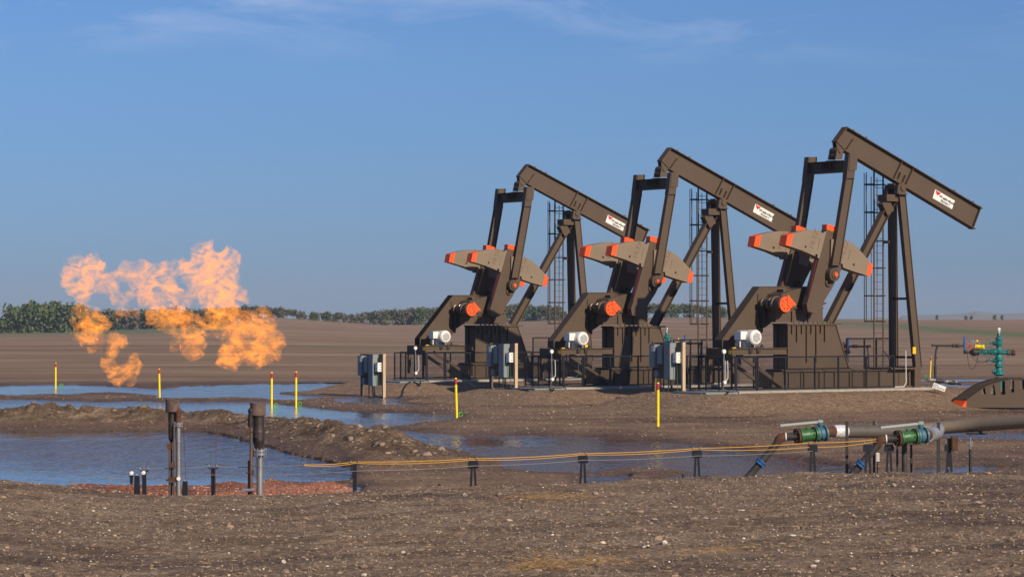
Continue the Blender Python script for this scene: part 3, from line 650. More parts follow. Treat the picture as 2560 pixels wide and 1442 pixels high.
    m.build('safety_cage', BROWN, ld)
    m = MB()
    for y_ in (632, 1042): z_ = P(1540, y_, lv, 1)[1]; m.bar((lb_, -lv, z_), (E0[0]-.1, .3, z_), .05, .12)
    zz = P(1800, 900, lv, 2)[1]; m.bar((lb_, -lv, zz+.1), (lb_+.75, -lv, lz), .06, .04)
    m.build('standoff', BROWN, ld)
    # front crash rail over the skid, far side
    return root
jack = make_jack()
jack.location = jworld(2, 0, 0)
index_kids()
jl = ['brown pump jack nearest the camera, tallest and farthest right of the three',
      'middle one of the three brown pump jacks, standing between the other two',
      'brown pump jack farthest left, smallest and most distant of the three']
js = [jack]+[copy_tree(jack), copy_tree(jack)]
for o, j, lb in zip(js, (2, 1, 0), jl):
    o.location = jworld(j, 0, 0); tag(o, lb, 'pump jack', 'pump jacks in a row on gravel pads')
# ------------------------------------------------------------------ pads, fences, conduits, boards
def wires(mb, p, q, z0, z1, pitch=.075, w_=.007):
    p, q = Vector(p), Vector(q); Lh = (q-p).length; d = (q-p)/Lh; H = z1-z0; o = Vector((-d.y, d.x, 0))*.004
    t = -H
    while t < Lh:
        for s_ in (1, -1):
            a0, b0 = (t, 0), (t+H, H)
            if a0[0] < 0: a0 = (0, -t)
            if b0[0] > Lh: b0 = (Lh, Lh-t)
            if b0[0] > a0[0]:
                za, zb_ = (a0[1], b0[1]) if s_ > 0 else (H-a0[1], H-b0[1])
                A_ = p+d*a0[0]; B_ = p+d*b0[0]; A_.z = z0+za; B_.z = z0+zb_
                dz = Vector((0, 0, w_)); mb.add([A_+o*s_, B_+o*s_, B_+dz+o*s_, A_+dz+o*s_], [(0, 1, 2, 3)])
        t += pitch
def make_pad():
    r = empty('concrete_pad', (0, 0, 0), TH); u0 = P(1300, 1280, 1.5, 6)[0]; u1 = P(2337, 965, 1.1)[0]
    m = MB(); m.box((u0, -1.6, -.26), (u1, 1.7, -.004)); m.build('slab', CONC, r)
    uu = P(900, 1270, 1.5, 6)[0]; m = MB(); m.box((uu, -1.55, -.22), (u0-.01, .6, -.03)); m.build('cover_plate', BOXD, r); return r
def make_fence():
    r = empty('guard_fence', (0, 0, 0), TH); v = 1.4
    zb, zt_ = .06, P(1894, 894, v)[1]; U = lambda x: P(x, 930, v)[0]
    segs = []
    u_a = U(1894); u_b = U(2235); ug = U(1841); ug2 = U(1890)
    zt_l = P(2235, 888, v)[1]
    rail = lambda a, b, z: (a, b, z)
    ms = MB(); mw = MB()
    def panel(p, q, z0, z1, nm, posts, thick=.055):
        p, q = Vector(p), Vector(q); d = (q-p)
        for z_ in (z1, z0): MB().bar((p.x, p.y, z_), (q.x, q.y, z_), thick, thick).build('rail', BLACK, r)
        for t in posts:
            c = p+d*t; mm = MB(); mm.box((c.x-thick/2, c.y-thick/2, z0-.05), (c.x+thick/2, c.y+thick/2, z1)); mm.build('post', BLACK, r)
        mm = MB(); wires(mm, (p.x, p.y, 0), (q.x, q.y, 0), z0, z1); mm.build('wire_mesh', BLACK, r)
    n_ = u_b-u_a; panel((u_a, -v, 0), (u_b, -v, 0), zb, (zt_+zt_l)/2, 'x', [0, (U(1963)-u_a)/n_, (U(2037)-u_a)/n_, (U(2096)-u_a)/n_, (U(2166)-u_a)/n_, 1])
    panel((ug, -v, 0), (ug2, -v, 0), zb, zt_+.02, 'x', [0, 1])
    panel((ug-.05, -v, 0), (ug-.05, .9, 0), zb, zt_+.04, 'x', [0, .1, .45, .8, 1])
    # taller rail on the far side around the ladder
    vf = -1.45; ua = P(1430, 765, vf, 2)[0]; ub = P(1890, 765, vf, 2)[0]; z1 = P(1430, 765, vf, 2)[1]; z0 = .5
    panel((ua, -vf, 0), (ub, -vf, 0), z0-.44, z1, 'x', [0, .37, .62, 1])
    panel((ug-.05, -vf, 0), (ua-.1, -vf, 0), zb, zt_, 'x', [0, .2, .4, .6, .8, 1])
    panel((ub, -v, 0), (ub, -vf, 0), zb, zt_+.0, 'x', [0, 1]) if False else None
    return r
def make_conduit():
    r = empty('conduit_riser', (0, 0, 0), TH); v = 1.65; a = P(232, 890, v, 2); b = P(238, 1190, v, 2); c = P(270, 1275, v, 2); d = P(325, 1277, v, 2)
    m = MB(); m.tube([V(a, v), V(b, v), V((c[0]-.25, .1), v), V((c[0], .03), v), V((d[0]+.1, .03), v)], .02); m.build('pipe', GALV, r)
    MB().cyl(V((a[0], a[1]), v-.03), V((a[0], a[1]), v+.04), .085, n=14).build('junction_box', WHITE, r); MB().cyl(V((b[0], b[1]), v-.03), V((b[0], b[1]), v+.05), .07, n=12).build('junction_box', WHITE, r)
    e = P(262, 980, v, 2); m = MB(); m.tube([V((a[0]+.18, e[1]), v), V((a[0]+.2, (e[1]+b[1])/2), v), V((b[0]+.17, b[1]+.15), v), V((b[0]+.02, b[1]), v)], .022); m.build('flexible_hose', GREYW, r)
    return r
def make_tall_conduit():
    r = empty('conduit_stub', (0, 0, 0), TH); v = 1.0; a = P(2005, 880, v, 2); b = P(2008, 1190, v, 2)
    m = MB(); m.tube([V((a[0], a[1]), v), V((b[0], .2), v), V((b[0]-.12, .04), v), V((b[0]-.8, .03), v)], .016); m.build('pipe', WHITE, r); return r
pad_, fence_, cond_, stub_ = make_pad(), make_fence(), make_conduit(), make_tall_conduit(); index_kids()
who = ['the nearest pump jack on the right', 'the middle pump jack', 'the farthest left pump jack']
for src, lab, cat, grp in ((pad_, 'grey concrete pad on gravel under %s', 'concrete pad', 'pads under the pump jacks'), (fence_, 'black mesh guard fence around %s', 'guard fence', 'guard fences'),
                           (cond_, 'white conduit riser at the rear corner of %s', 'conduit', 'white conduits'), (stub_, 'thin white conduit rising beside front leg of %s', 'conduit', 'white conduits')):
    for k_, j in enumerate((2, 1, 0)):
        o = src if k_ == 0 else copy_tree(src)
        o.location = jworld(j, 0, 0); tag(o, lab % who[k_], cat, grp)
def make_board():
    r = empty('panel_board', (0, 0, 0), TH)
    m = MB(); m.box((-.02, -1.05, .55), (.02, 1.05, 1.98)); m.build('backboard', WOODB, r)
    m = MB(); m.box((-.06, -1.17, -.1), (.08, -1.05, 2.0)); m.build('timber_post', WOODT, r)
    m = MB(); m.box((-.06, 1.05, -.1), (.08, 1.17, 2.0)); m.build('timber_post', WOODB, r)
    def box_(nm, y0, y1, z0, z1, d, mt):
        m = MB(); m.box((-.02-d, y0, z0), (-.02, y1, z1)); b = m.build(nm, mt, r)
        m = MB(); m.box((-.03-d, y0+.03, z0+.04), (-.02-d, y1-.03, z1-.04)); m.build('door', mt, b); return b
    b = box_('tall_enclosure', -.62, -.14, .52, 1.97, .30, BOXD)
    m = MB(); m.box((-.345, -.55, 1.55), (-.333, -.42, 1.66)); m.build('label', DECALR, b)
    b = box_('starter_box', .1, .48, 1.12, 1.86, .22, BOXD); b = box_('meter_box', .62, 1.02, .98, 1.90, .27, BOXD)
    m = MB(); m.box((-.31, .70, 1.62), (-.295, .88, 1.84)); m.build('label', GREYW, b)
    b = box_('small_box', .55, .85, .6, .86, .14, BOXD)
    b = box_('white_box', -1.0, -.72, 1.18, 1.60, .24, WHITE)
    m = MB()
    for z_ in (1.26, 1.50): m.box((-.17, -1.006, z_), (-.10, -.999, z_+.025))
    m.box((-.1, -1.006, 1.37), (-.08, -.999, 1.4)); m.build('vent', BLACK, b)
    m = MB(); m.box((-.276, -.9, 1.31), (-.271, -.82, 1.35)); m.build('label', DECALR, b)
    for y, xx in ((.2, -.1), (-.25, -.15), (-.5, -.2)): MB().tube([(xx, y, .6), (xx, y, .3), (xx-.02, y-.02, -.05)], .028).build('conduit', CABLE, r)
    m = MB(); m.tube([(-.2, -.55, .53), (-.2, -.57, .3), (-.25, -.7, .08), (-.2, -.9, .03), (-.1, -1.2, .03)], .03); m.build('conduit', CABLE, r)
    m = MB(); m.tube([(-.15, -.85, 1.18), (-.12, -.86, .6), (-.12, -.88, .15), (-.15, -.95, .02)], .012); m.build('ground_wire', GCABLE, r)
    return r
bd = make_board(); index_kids()
for k_, (x, yb, lab) in enumerate(((1671, 1021, 'panel board with grey electrical boxes and white box left of the nearest pump jack'), (1258, 1001, 'panel board with grey electrical boxes and white box in front of the farthest pump jack'), (932, 988, 'leftmost panel board with grey electrical boxes and white box beside puddles'))):
    o = bd if k_ == 0 else copy_tree(bd); p = atz(x, yb, .05); p.z = gz(p.x, p.y)-.02; o.location = p; o.scale = (1, .86, 1); tag(o, lab, 'electrical panel board', 'electrical boards on timber posts')
    if k_ > 0: o.location.x += .0
# supply cables running up the mounds
for k_, (pts, lab) in enumerate((([(1700, 1021), (1740, 1017), (1775, 1005), (1793, 992), (1803, 981), (1822, 978)], 'black cable climbing the gravel mound to the nearest pump jack'),
                      ([(1292, 1001), (1320, 998), (1345, 985), (1365, 976), (1385, 969)], 'black cable climbing the gravel mound to the middle pump jack'),
                      ([(960, 988), (985, 987), (1003, 978), (1008, 968), (1030, 957), (1052, 952)], 'black cable climbing the gravel mound to the farthest left pump jack'))):
    j = (2, 1, 0)[k_]; w0 = JACKS[j][1]; q = []
    for i, (x, y) in enumerate(pts):
        t = i/(len(pts)-1); p = atz(x, y, .08+(w0-.05)*t**1.3); q.append(p)
    s_ = []
    for a, b in zip(q, q[1:]):
        for i in range(6): p = a.lerp(b, i/6); s_.append((p.x, p.y, max(gz(p.x, p.y)+.03, p.z if False else gz(p.x, p.y)+.03)))
    s_.append((q[-1].x, q[-1].y, max(q[-1].z, gz(q[-1].x, q[-1].y)+.03)))
    tag(MB().tube(s_, .035).build('supply_cable', CABLE), lab, 'cable', 'supply cables on the mounds')
# ------------------------------------------------------------------ yellow marker posts
def make_marker(h):
    r = empty('marker_post', (0, 0, 0))
    MB().cyl((0, 0, -.2), (0, 0, h-.25), .047, n=14).build('post', YEL, r)
    m = MB(); m.cyl((0, 0, h-.249), (0, 0, h-.04), .048, n=14); m.build('red_band', RED, r); m = MB(); m.cyl((0, 0, h-.039), (0, 0, h), .047, .042, n=14); m.build('cap', YEL, r)
    return r
mk = [(139, 969, 'leftmost yellow marker post, beyond the left flame', .0), (399, 992, 'yellow marker post seen just below the flames, above the left stack', -.02), (679, 1019, 'yellow marker post beside the right flare stack cap', 0), (740, 1016, 'yellow marker post with red band standing in the puddle left of the boards', 0),
      (1142, 1042, 'yellow marker post in front of the farthest pump jack mound', -.03), (1645, 1070, 'tall near yellow marker post before the rightmost panel board', 0), (2325, 946, 'small yellow marker post right of the nearest pump jack', .05)]
mp_ = make_marker(1.47); index_kids(); MARK = []
for k_, (x, y, lab, lean) in enumerate(mk):
    o = mp_ if k_ == 0 else copy_tree(mp_); p = atz(x, y, 0); p.z = max(gz(p.x, p.y), -.02); o.location = p; o.rotation_euler.y = lean; MARK.append(p.copy())
    s_ = {139: .9, 399: .9, 2325: .95}.get(x, 1.0); o.scale = (1, 1, s_) if x != 2325 else (.8, .8, .9)
    tag(o, lab, 'marker post', 'yellow marker posts')
wl = ['green wire loop at the foot of the leftmost marker post', '', 'green wire loop at the foot of the post beside the right flare stack', 'green wire loop at the foot of the post standing in the puddle', 'green wire loop at the post before the farthest pump jack', '', 'green wire loop at the small post right of the nearest pump jack']
for k_, dx in ((0, 14), (2, 11), (3, 10), (4, 10), (6, -10)):
    x, y = mk[k_][0]+dx, mk[k_][1]-5; p = atz(x, y, .05); p.z = MARK[k_].z+.09
    m = MB(); torus(m, (0, 0, 0), .095 if k_ == 4 else .08, .012, n=14); torus(m, (.02, .03, .0), .075, .01, n=14); o = m.build('wire_loop', GREENW); o.location = p; o.rotation_euler = (0.1, .25, .2*k_)
    tag(o, wl[k_], 'wire loop', 'green tracer wire loops')
# ------------------------------------------------------------------ flare stacks and flames
YS = 50.0; K = YS/FPX
def sx(px): return (px-1280)*K
def sz(py): return CAMZ-(py-HZ)*K
gS = .55
def stack_right():
    x0 = sx(650); r = empty('flare_stack', (x0, YS, 0)); X = lambda p: sx(p)-x0
    m = MB(); m.cyl((X(650), 0, gS-.3), (X(650), 0, sz(1137)), .062, n=20); torus(m, (X(650), 0, sz(1165)), .065, .008, 'z')
    m.build('riser_pipe', GALV, r)
    m = MB(); xc = X(650); zf = sz(1130)
    m.cyl((xc, 0, zf-.05), (xc, 0, zf-.012), .125, n=24); m.cyl((xc, 0, zf+.012), (xc, 0, zf+.05), .125, n=24); m.cyl((xc, 0, zf-.012), (xc, 0, zf+.012), .10, n=20)
    for i in range(10):
        t = i*math.tau/10; m.cyl((xc+.11*math.cos(t), .11*math.sin(t), zf-.075), (xc+.11*math.cos(t), .11*math.sin(t), zf+.075), .012, n=6)
    m.build('flange', STEEL, r)
    m = MB(); b = X(647); m.lathe((b, 0, zf+.05), (b, 0, sz(1035)), [(0, .068), (.06, .075), (.16, .09), (.26, .103), (.5, .104), (.55, .098), (.95, .096), (1, .09)], 24); m.cyl((b-.02, -.14, sz(1090)), (b-.02, -.11, sz(1090)), .03, n=10)
    m.build('burner_barrel', SOOT, r)
    m = MB(); c = X(645); m.lathe((c, 0, sz(1040)), (c, 0, sz(1006)), [(0, .12), (.06, .135), (.1, .14), (1, .14), (1, .13), (.3, .12)], 26); m.build('burner_cap', CAPM, r)
    m = MB(); p0 = X(629); m.cyl((p0, -.05, gS-.3), (p0, -.05, sz(1065)), .03, n=12); m.cyl((p0-.045, .0, gS-.3), (p0-.045, .0, sz(1150)), .022, n=10)
    m.build('pilot_pipe', RUSTY, r)
    m = MB(); m.cyl((p0-.015, -.05, sz(1066)), (p0-.015, -.05, sz(1043)), .048, n=14); m.sphere((p0-.0, -.05, sz(1026)), .06); m.cyl((p0-.01, -.05, sz(1043)), (p0+.0, -.05, sz(1026)), .05, n=12); m.build('pilot_nozzle', SOOT, r)
    m = MB(); m.box((p0-.07, -.1, sz(1083)), (p0-.01, .0, sz(1073))); m.cyl((p0-.08, -.09, sz(1078)), (p0+.02, -.09, sz(1078)), .014, n=8); m.box((p0-.02, -.09, sz(1184)), (p0+.05, -.01, sz(1174))); m.cyl((p0-.1, -.06, sz(1180)), (p0, -.06, sz(1180)), .01, n=6); m.build('clamp', RUST, r)
    m = MB(); m.cyl((X(612), -.12, sz(1223)), (X(640), -.12, sz(1223)), .03, n=12); m.cyl((X(612), -.2, sz(1223)), (X(612), -.08, sz(1223)), .035, n=12); m.build('small_valve', STEEL, r)
    m = MB(); m.bar((X(537), .1, gS-.2), (X(540), .1, sz(1057)), .008, .008); m.tube([(X(540), .1, sz(1057)), (X(560), .08, sz(1058)), (X(600), .05, sz(1070))], .008, 6); m.build('ignition_rod', RUST, r)
    return tag(r, 'sooty burnt flare stack on silver riser pipe, right of the two stacks', 'flare stack', 'flare stacks')
def stack_left():
    x0 = sx(447); r = empty('flare_stack', (x0, YS, 0)); X = lambda p: sx(p)-x0
    m = MB(); m.cyl((X(447), 0, gS-.3), (X(446), 0, sz(1065)), .046, n=20)
    for y in (1105, 1145, 1190): torus(m, (X(447), 0, sz(y)), .048, .007, 'z')
    m.build('riser_pipe', GALV, r)
    m = MB(); zf = sz(1061); xc = X(446); m.cyl((xc, 0, zf-.03), (xc, 0, zf-.008), .085, n=22); m.cyl((xc, 0, zf+.008), (xc, 0, zf+.03), .085, n=22)
    for i in range(8):
        t = i*math.tau/8; m.cyl((xc+.075*math.cos(t), .075*math.sin(t), zf-.045), (xc+.075*math.cos(t), .075*math.sin(t), zf+.05), .01, n=6)
    m.build('flange', STEEL, r)
    m = MB(); m.lathe((xc, 0, zf+.03), (X(446), 0, sz(1018)), [(0, .05), (.3, .052), (.6, .055), (.8, .06), (1, .03)], 18); m.build('pilot_nozzle', RUST, r)
    m = MB(); b = X(429); m.lathe((b, .05, sz(1105)), (b, .05, sz(1025)), [(0, .03), (.12, .06), (.3, .062), (.9, .065), (1, .07)], 20); m.build('burner_barrel', SOOT, r)
    m = MB(); c = X(431); m.lathe((c, .04, sz(1032)), (c, .04, sz(998)), [(0, .08), (.1, .12), (.16, .125), (1, .125), (1, .115), (.3, .11)], 26); m.build('burner_cap', CAPM, r)
    m = MB(); m.cyl((X(430), .05, gS-.3), (X(430), .05, sz(1104)), .03, n=12); m.cyl((X(436), -.05, gS-.3), (X(436), -.05, sz(1060)), .016, n=10); m.cyl((X(424), .0, gS-.3), (X(424), .0, sz(1110)), .014, n=8); m.build('pilot_pipe', RUSTY, r)
    m = MB(); m.box((X(418), -.02, sz(1122)), (X(430), .06, sz(1108))); m.box((X(424), -.07, sz(1168)), (X(438), .01, sz(1155))); m.box((X(424), -.07, sz(1205)), (X(440), .01, sz(1192))); m.cyl((X(416), -.04, sz(1198)), (X(430), -.04, sz(1198)), .02, n=8); m.build('clamp', RUST, r)
    m = MB(); m.bar((X(396), 0, sz(1056)), (X(432), 0, sz(1056)), .01, .01); m.tube([(X(458), .06, sz(1060)), (X(461), .06, sz(1120)), (X(466), .06, sz(1240))], .005, 5); m.build('ignition_rod', RUST, r)
    m = MB(); m.cyl((X(448), -.07, sz(1195)), (X(448), -.055, sz(1195)), .035, n=16); m.build('insulator', WHITE, r)
    return tag(r, 'rusty flare stack with square burner cap and pilot line, left of the two stacks', 'flare stack', 'flare stacks')
stack_right(); stack_left()
# ------------------------------------------------------------------ pipe supports and guy lines
def support(px, top, Y, lab, kind=0):
    x = (px-1280)*Y/FPX; z1 = CAMZ-(top-HZ)*Y/FPX; g = max(min(gz(x, Y), .4), -.05)
    r = empty('pipe_support', (x, Y, g)); z1 -= g; m = MB()
    if kind == 0:
        for s_ in (-1, 1): m.bar((s_*.02, 0, z1-.05), (s_*.085, 0, -.1), .042, .05)
    elif kind == 1: m.bar((0, 0, z1-.02), (0.005, 0, -.1), .07, .06)
    elif kind == 3: m.add([(-.03, -.03, z1-.02), (.03, -.03, z1-.02), (.022, -.02, z1-.17), (-.022, -.02, z1-.17), (-.03, .03, z1-.02), (.03, .03, z1-.02), (.022, .02, z1-.17), (-.022, .02, z1-.17)], [(0, 3, 2, 1), (4, 5, 6, 7), (0, 1, 5, 4), (1, 2, 6, 5), (2, 3, 7, 6), (3, 0, 4, 7)])
    else: m.add([(-.043, -.02, z1), (.043, -.02, z1), (.08, -.02, -.1), (-.08, -.02, -.1), (-.043, .02, z1), (.043, .02, z1), (.08, .02, -.1), (-.08, .02, -.1)], [(0, 3, 2, 1), (4, 5, 6, 7), (0, 1, 5, 4), (1, 2, 6, 5), (2, 3, 7, 6), (3, 0, 4, 7)])
    m.build('leg', BLACK, r)
    m = MB()
    if kind == 0: m.box((-.095, -.03, z1-.16), (.095, .03, z1-.04))
    bw = .08 if kind in (0, 1) else .035; m.box((-bw, -.025, z1-.04), (bw, .025, z1-.02)); m.build('bracket', BLACK, r)
    m = MB()
    for s_ in ((-.07, .07) if kind in (0, 1) else (0,)): torus(m, (s_, 0, z1+.015), .026, .007, 'x', 12)
    m.build('clamp_ring', STEEL, r)
    return tag(r, lab, 'pipe support', 'black supports carrying the lines'), Vector((x, Y, z1+g+.015))
SUP = []
for px, top, Y, lab, kd in ((329, 1185, 49.5, 'short dark bracket hanging on the wires at the far left end', 3), (361, 1172, 50, 'narrow black support just left of the left flare stack', 1), (533, 1166, 50.2, 'narrow black support between the two flare stacks', 1), (887, 1156, 50.6, 'black support right of the berm corner', 1),
                           (1183, 1148, 51, 'black A-frame support fifth along the yellow line', 0), (1457, 1135, 52, 'black A-frame support in the middle of the big puddle', 0), (1742, 1122, 53, 'black A-frame support right of the big mud bar', 0), (2031, 1108, 54, 'black A-frame support under the left green valve', 0)):
    o, t = support(px, top, Y, lab, kd); SUP.append(t)
for px, Y, lab, top in ((343, 49, 'wide tapering black plate left of the left flare stack', 1188), (463, 49, 'wide tapering black plate behind the foot of the left flare stack', 1202)):
    x = (px-1280)*Y/FPX; r, _ = support(px, top, Y, lab, 2)
for px, py, lab in ((329, 1182, 'white roller on the short hanging bracket at the far left'), (359, 1181, 'white roller on the narrow support left of the left stack')):
    p = at(px, py, 49.3); m = MB(); m.lathe((p.x, p.y-.03, p.z), (p.x, p.y+.03, p.z), [(0, .012), (.1, .034), (.4, .034), (.5, .024), (.6, .034), (.9, .034), (1, .012)], 16); tag(m.build('roller', WHITE), lab, 'roller', 'white rollers')
def line(pts, r_, m_, nm, lab, cat, grp, sag=.02):
    q = []
    for a, b in zip(pts, pts[1:]):
        for i in range(10): t = i/10; q.append(a.lerp(b, t)-Vector((0, 0, sag*4*t*(1-t))))
    q.append(pts[-1]); return tag(MB().tube(q, r_, 6).build(nm, m_), lab, cat, grp)
Y0 = at(760, 1161, 50.4)
line([Y0]+[p+Vector((0, .03, 0)) for p in SUP[3:]]+[at(2190, 1098, 55)], .0075, ROPE, 'yellow_line', 'upper yellow line running along the black supports', 'line', 'yellow lines')
line([Y0+Vector((0, -.04, -.01))]+[p+Vector((0, -.03, -.022)) for p in SUP[3:7]]+[at(2030, 1117, 54), at(2190, 1103, 55)], .0065, ROPE, 'yellow_line', 'lower yellow line sagging just below the upper one', 'line', 'yellow lines', .035)
line([at(268, 1177, 49.8), SUP[0]]+[p+Vector((0, .0, .0)) for p in SUP[1:3]]+[at(640, 1165, 50.3), Y0], .006, WIRE, 'guy_wire', 'thin upper wire stretched left past the flare stacks', 'wire', 'thin wires')
line([at(270, 1195, 49.9), at(361, 1190, 50), at(533, 1186, 50.1), at(640, 1186, 50.2), at(900, 1176, 50.4), at(1183, 1164, 50.9), at(1457, 1150, 51.9), at(1742, 1139, 52.9), at(2031, 1127, 53.9)], .005, WIRE, 'guy_wire', 'thin lower wire running the whole length under the yellow lines', 'wire', 'thin wires')
# ------------------------------------------------------------------ valves and insulated pipe
def valve_set(dx, dy, Y, lab):
    k = Y/FPX; A_ = lambda x, y, d=0.0: Vector(at(x+dx, y+dy, Y+d)); base = A_(2018, 1085); r = empty('valve_assembly', base)
    B = lambda x, y, d=0.0: A_(x, y, d)-base
    ax0, ax1 = B(1995, 1090, -.0), B(2065, 1082, .25); d = (ax1-ax0)
    m = MB(); f = lambda t: ax0+d*t
    m.lathe(f(.05), f(.62), [(0, .12), (.15, .115), (.3, .125), (.5, .13), (.7, .125), (.85, .115), (1, .12)], 22); m.cyl(f(.33)+Vector((0, 0, .1)), f(.33)+Vector((0, 0, .16)), .035, n=10)
    m.cyl(f(.03), f(.08), .165, n=24); m.cyl(f(.56), f(.61), .165, n=24)
    torus(m, f(.33)+Vector((0, 0, .14)), .05, .008, 'y', 12, arc=.5); m.build('green_valve_body', GREEN, r)
    m = MB(); m.cyl(f(-.06), f(.0), .165, n=24)
    for t in (-.09, .11, .53, .66, 1.0):
        for i in range(10): a = i*math.tau/10; o_ = Vector((0, math.cos(a), math.sin(a)))*.14; m.cyl(f(t)+o_, f(t+.045)+o_, .014, n=6)
    m.build('flange_bolts', RUST, r)
    m = MB(); m.cyl(f(.63), f(.69), .165, n=24); m.lathe(f(.69), f(.92), [(0, .12), (.3, .145), (.7, .145), (1, .12)], 22); m.cyl(f(.92), f(.98), .165, n=24); m.cyl(f(.8)+Vector((0, 0, .1)), f(.8)+Vector((0, 0, .24)), .05, n=12); m.cyl(f(.8)+Vector((0, 0, .17)), f(.8)+Vector((0, 0, .2)), .07, n=12)
    m.build('blue_valve_body', LBLUE, r)
    hs = f(.8)+Vector((0, 0, .25)); he = B(1950, 1063, -.1); m = MB(); m.box(hs-Vector((.05, .05, .02)), hs+Vector((.05, .05, .04))); m.bar(hs, he, .04, .045)
    m.build('valve_handle', BOXL, r)
    m = MB(); m.cyl(B(1961, 1091.5), f(-.06), .078, n=16); m.tube([B(1947, 1102.5, .0), B(1902, 1155, 0), B(1873, 1189, 0), B(1825, 1245, 0)], .078, 16); m.build('black_pipe', PIPED, r)
    m = MB(); m.tube([B(1943, 1107), B(1946.5, 1100), B(1951, 1095), B(1957, 1092.3), B(1964, 1091.5)], [.082, .092, .096, .092, .083], 16); m.build('rusted_elbow', RUST, r)
    m = MB(); a = B(1963, 1091.5); m.cyl(a, a+(f(0)-a)*.09, .088, n=16); m.build('weld_band', WHITE, r)
    p, q = B(1909, 1147), B(1895, 1163); c = B(1902, 1155); ud = (q-p).normalized()
    m = MB(); m.cyl(c-ud*.05, c-ud*.01, .115, n=18); m.cyl(c+ud*.01, c+ud*.05, .12, n=18)
    for i in range(8):
        t = i*math.tau/8; s1 = ud.cross(Vector((0, 1, 0))).normalized(); o_ = s1*math.cos(t)*.1+Vector((0, 1, 0))*math.sin(t)*.1; m.cyl(c+o_-ud*.055, c+o_+ud*.055, .01, n=6)
    m.build('blue_flange', BLUE, r)
    return tag(r, lab, 'valve', 'green and blue valve assemblies')
valve_set(0, 0, 58, 'left green and blue valve with grey lever on a slanting black pipe')
valve_set(251, 5, 56.5, 'right green and blue valve whose slanting pipe reaches the blue collar near the dirt edge')
r = empty('insulated_pipeline', at(2300, 1070, 60)); b0_ = r.location
Q = lambda x, y, Y: Vector(at(x, y, Y))-b0_
m = MB(); m.tube([Q(2112, 1078, 58.8), Q(2200, 1078, 59.3), Q(2290, 1075, 59.8)], .133, 20); m.build('grey_length', PIPEG, r)  # first length of the same pipe, coloured darker and greyer than the rest
m = MB(); m.tube([Q(2290, 1075, 59.8), Q(2364, 1067.5, 60), Q(2460, 1061, 59.4), Q(2560, 1054, 58.8), Q(2760, 1040, 57.5)], [.134, .137, .138, .140, .146], 20); m.build('tan_jacket', PIPET, r)
m = MB(); m.tube([Q(2083, 1078, 58.6), Q(2098, 1078, 58.7), Q(2113, 1078, 58.8)], [.128, .142, .136], 20); m.build('foil_wrap', FOIL, r)
m = MB(); m.cyl(Q(2064, 1082, 58.25), Q(2086, 1078, 58.65), .085, .115, n=18); m.build('bare_end', RUST, r)
m = MB(); m.tube([Q(2322, 1086, 56.9), Q(2332, 1084, 57.4), Q(2340, 1080, 58.3), Q(2345, 1074, 59.6)], [.145, .15, .15, .14], 20); m.build('aluminium_elbow', ALU, r)
m = MB(); m.cyl(Q(2306, 1087, 56.7), Q(2324, 1086, 57.0), .09, .12, n=18); m.build('bare_end', RUST, r)
tag(r, 'long tan jacketed pipeline running off the right edge behind the green valves', 'pipeline')
def stake(px, y0, y1, Y, w_, lab, cat='post', mt=None, nm='steel_post', grp='dark steel posts by the valves', brk=True):
    a, b = at(px, y0, Y), at(px, y1, Y); r = empty(nm, (a.x, Y, b.z-.35)); h = a.z-b.z+.35
    m = MB(); m.box((-w_/2, -w_/2, 0), (w_/2, w_/2, h)); m.box((-w_*.62, -w_*.62, h*.55), (w_*.62, w_*.62, h*.55+.03)); m.build('shaft', mt or DARK, r)
    m = MB(); m.box((-w_*.6, -w_*.6, h), (w_*.6, w_*.6, h+.012)); m.build('end_plate', mt or DARK, r)
    return tag(r, lab, cat, grp)
stake(2117, 1054, 1178, 57.5, .055, 'tall dark steel post before the foil wrapped pipe end'); stake(2185, 1052, 1176, 60.8, .05, 'tall dark steel post behind the grey pipe')
stake(2346, 1057, 1176, 57.5, .06, 'tall dark steel post beside the silver elbow'); stake(2278, 1112, 1176, 59, .045, 'short dark steel post behind the right valve')
stake(2243, 1108, 1176, 58, .04, 'thin short steel post left of the thick stub pipe')
for px, Y, lab in ((2222, 56.6, 'black A-frame support under the right green valve'), (2169, 56, 'black A-frame support left of the right slanting pipe'), (2372, 58.5, 'black A-frame support beside the brown box')):
    support(px, 1108, Y, lab, 0)
r = empty('stub_pipe', at(2261, 1190, 57)); z_ = (at(2261, 1108, 57)-r.location).z; m = MB(); m.cyl((0, 0, -.1), (0, 0, z_), .055, n=16); m.cyl((0, 0, z_), (0, 0, z_+.02), .075, n=16); m.build('pipe', PIPED, r)
m = MB(); m.cyl((.0, -.03, 0), (0, -.03, .02), .09, n=16); m.build('base_ring', PIPED, r); tag(r, 'thick black vertical stub pipe under the right valve', 'pipe')
p = at(2384, 1107, 58); r = empty('brown_box', p); m = MB(); m.box((-.055, -.1, -.15), (.075, .06, .14)); b_ = m.build('case', RUST, r); m = MB(); m.box((-.04, -.112, -.13), (.06, -.101, .12)); m.build('lid', RUST, r); m = MB(); m.box((-.13, -.02, -.5), (-.06, .03, .1)); m.build('bracket', BLACK, r); tag(r, 'rusty brown junction box hanging below the tan pipeline', 'junction box')
p = at(2426, 1180, 59.5); r = empty('pipe_stand', (p.x, p.y, p.z-.3)); H_ = at(2426, 1082, 59.5).z-r.location.z-.03
m = MB(); m.cyl((0, 0, 0), (0, 0, H_*.72), .035, n=12); m.build('column', DARK, r); m = MB(); m.cyl((0, 0, H_*.72), (0, 0, H_), .018, n=10); m.cyl((0, 0, H_*.78), (0, 0, H_*.81), .05, n=8); m.bar((-.07, 0, H_*.84), (.07, 0, H_*.84), .015, .015); m.build('jack_screw', STEEL, r)
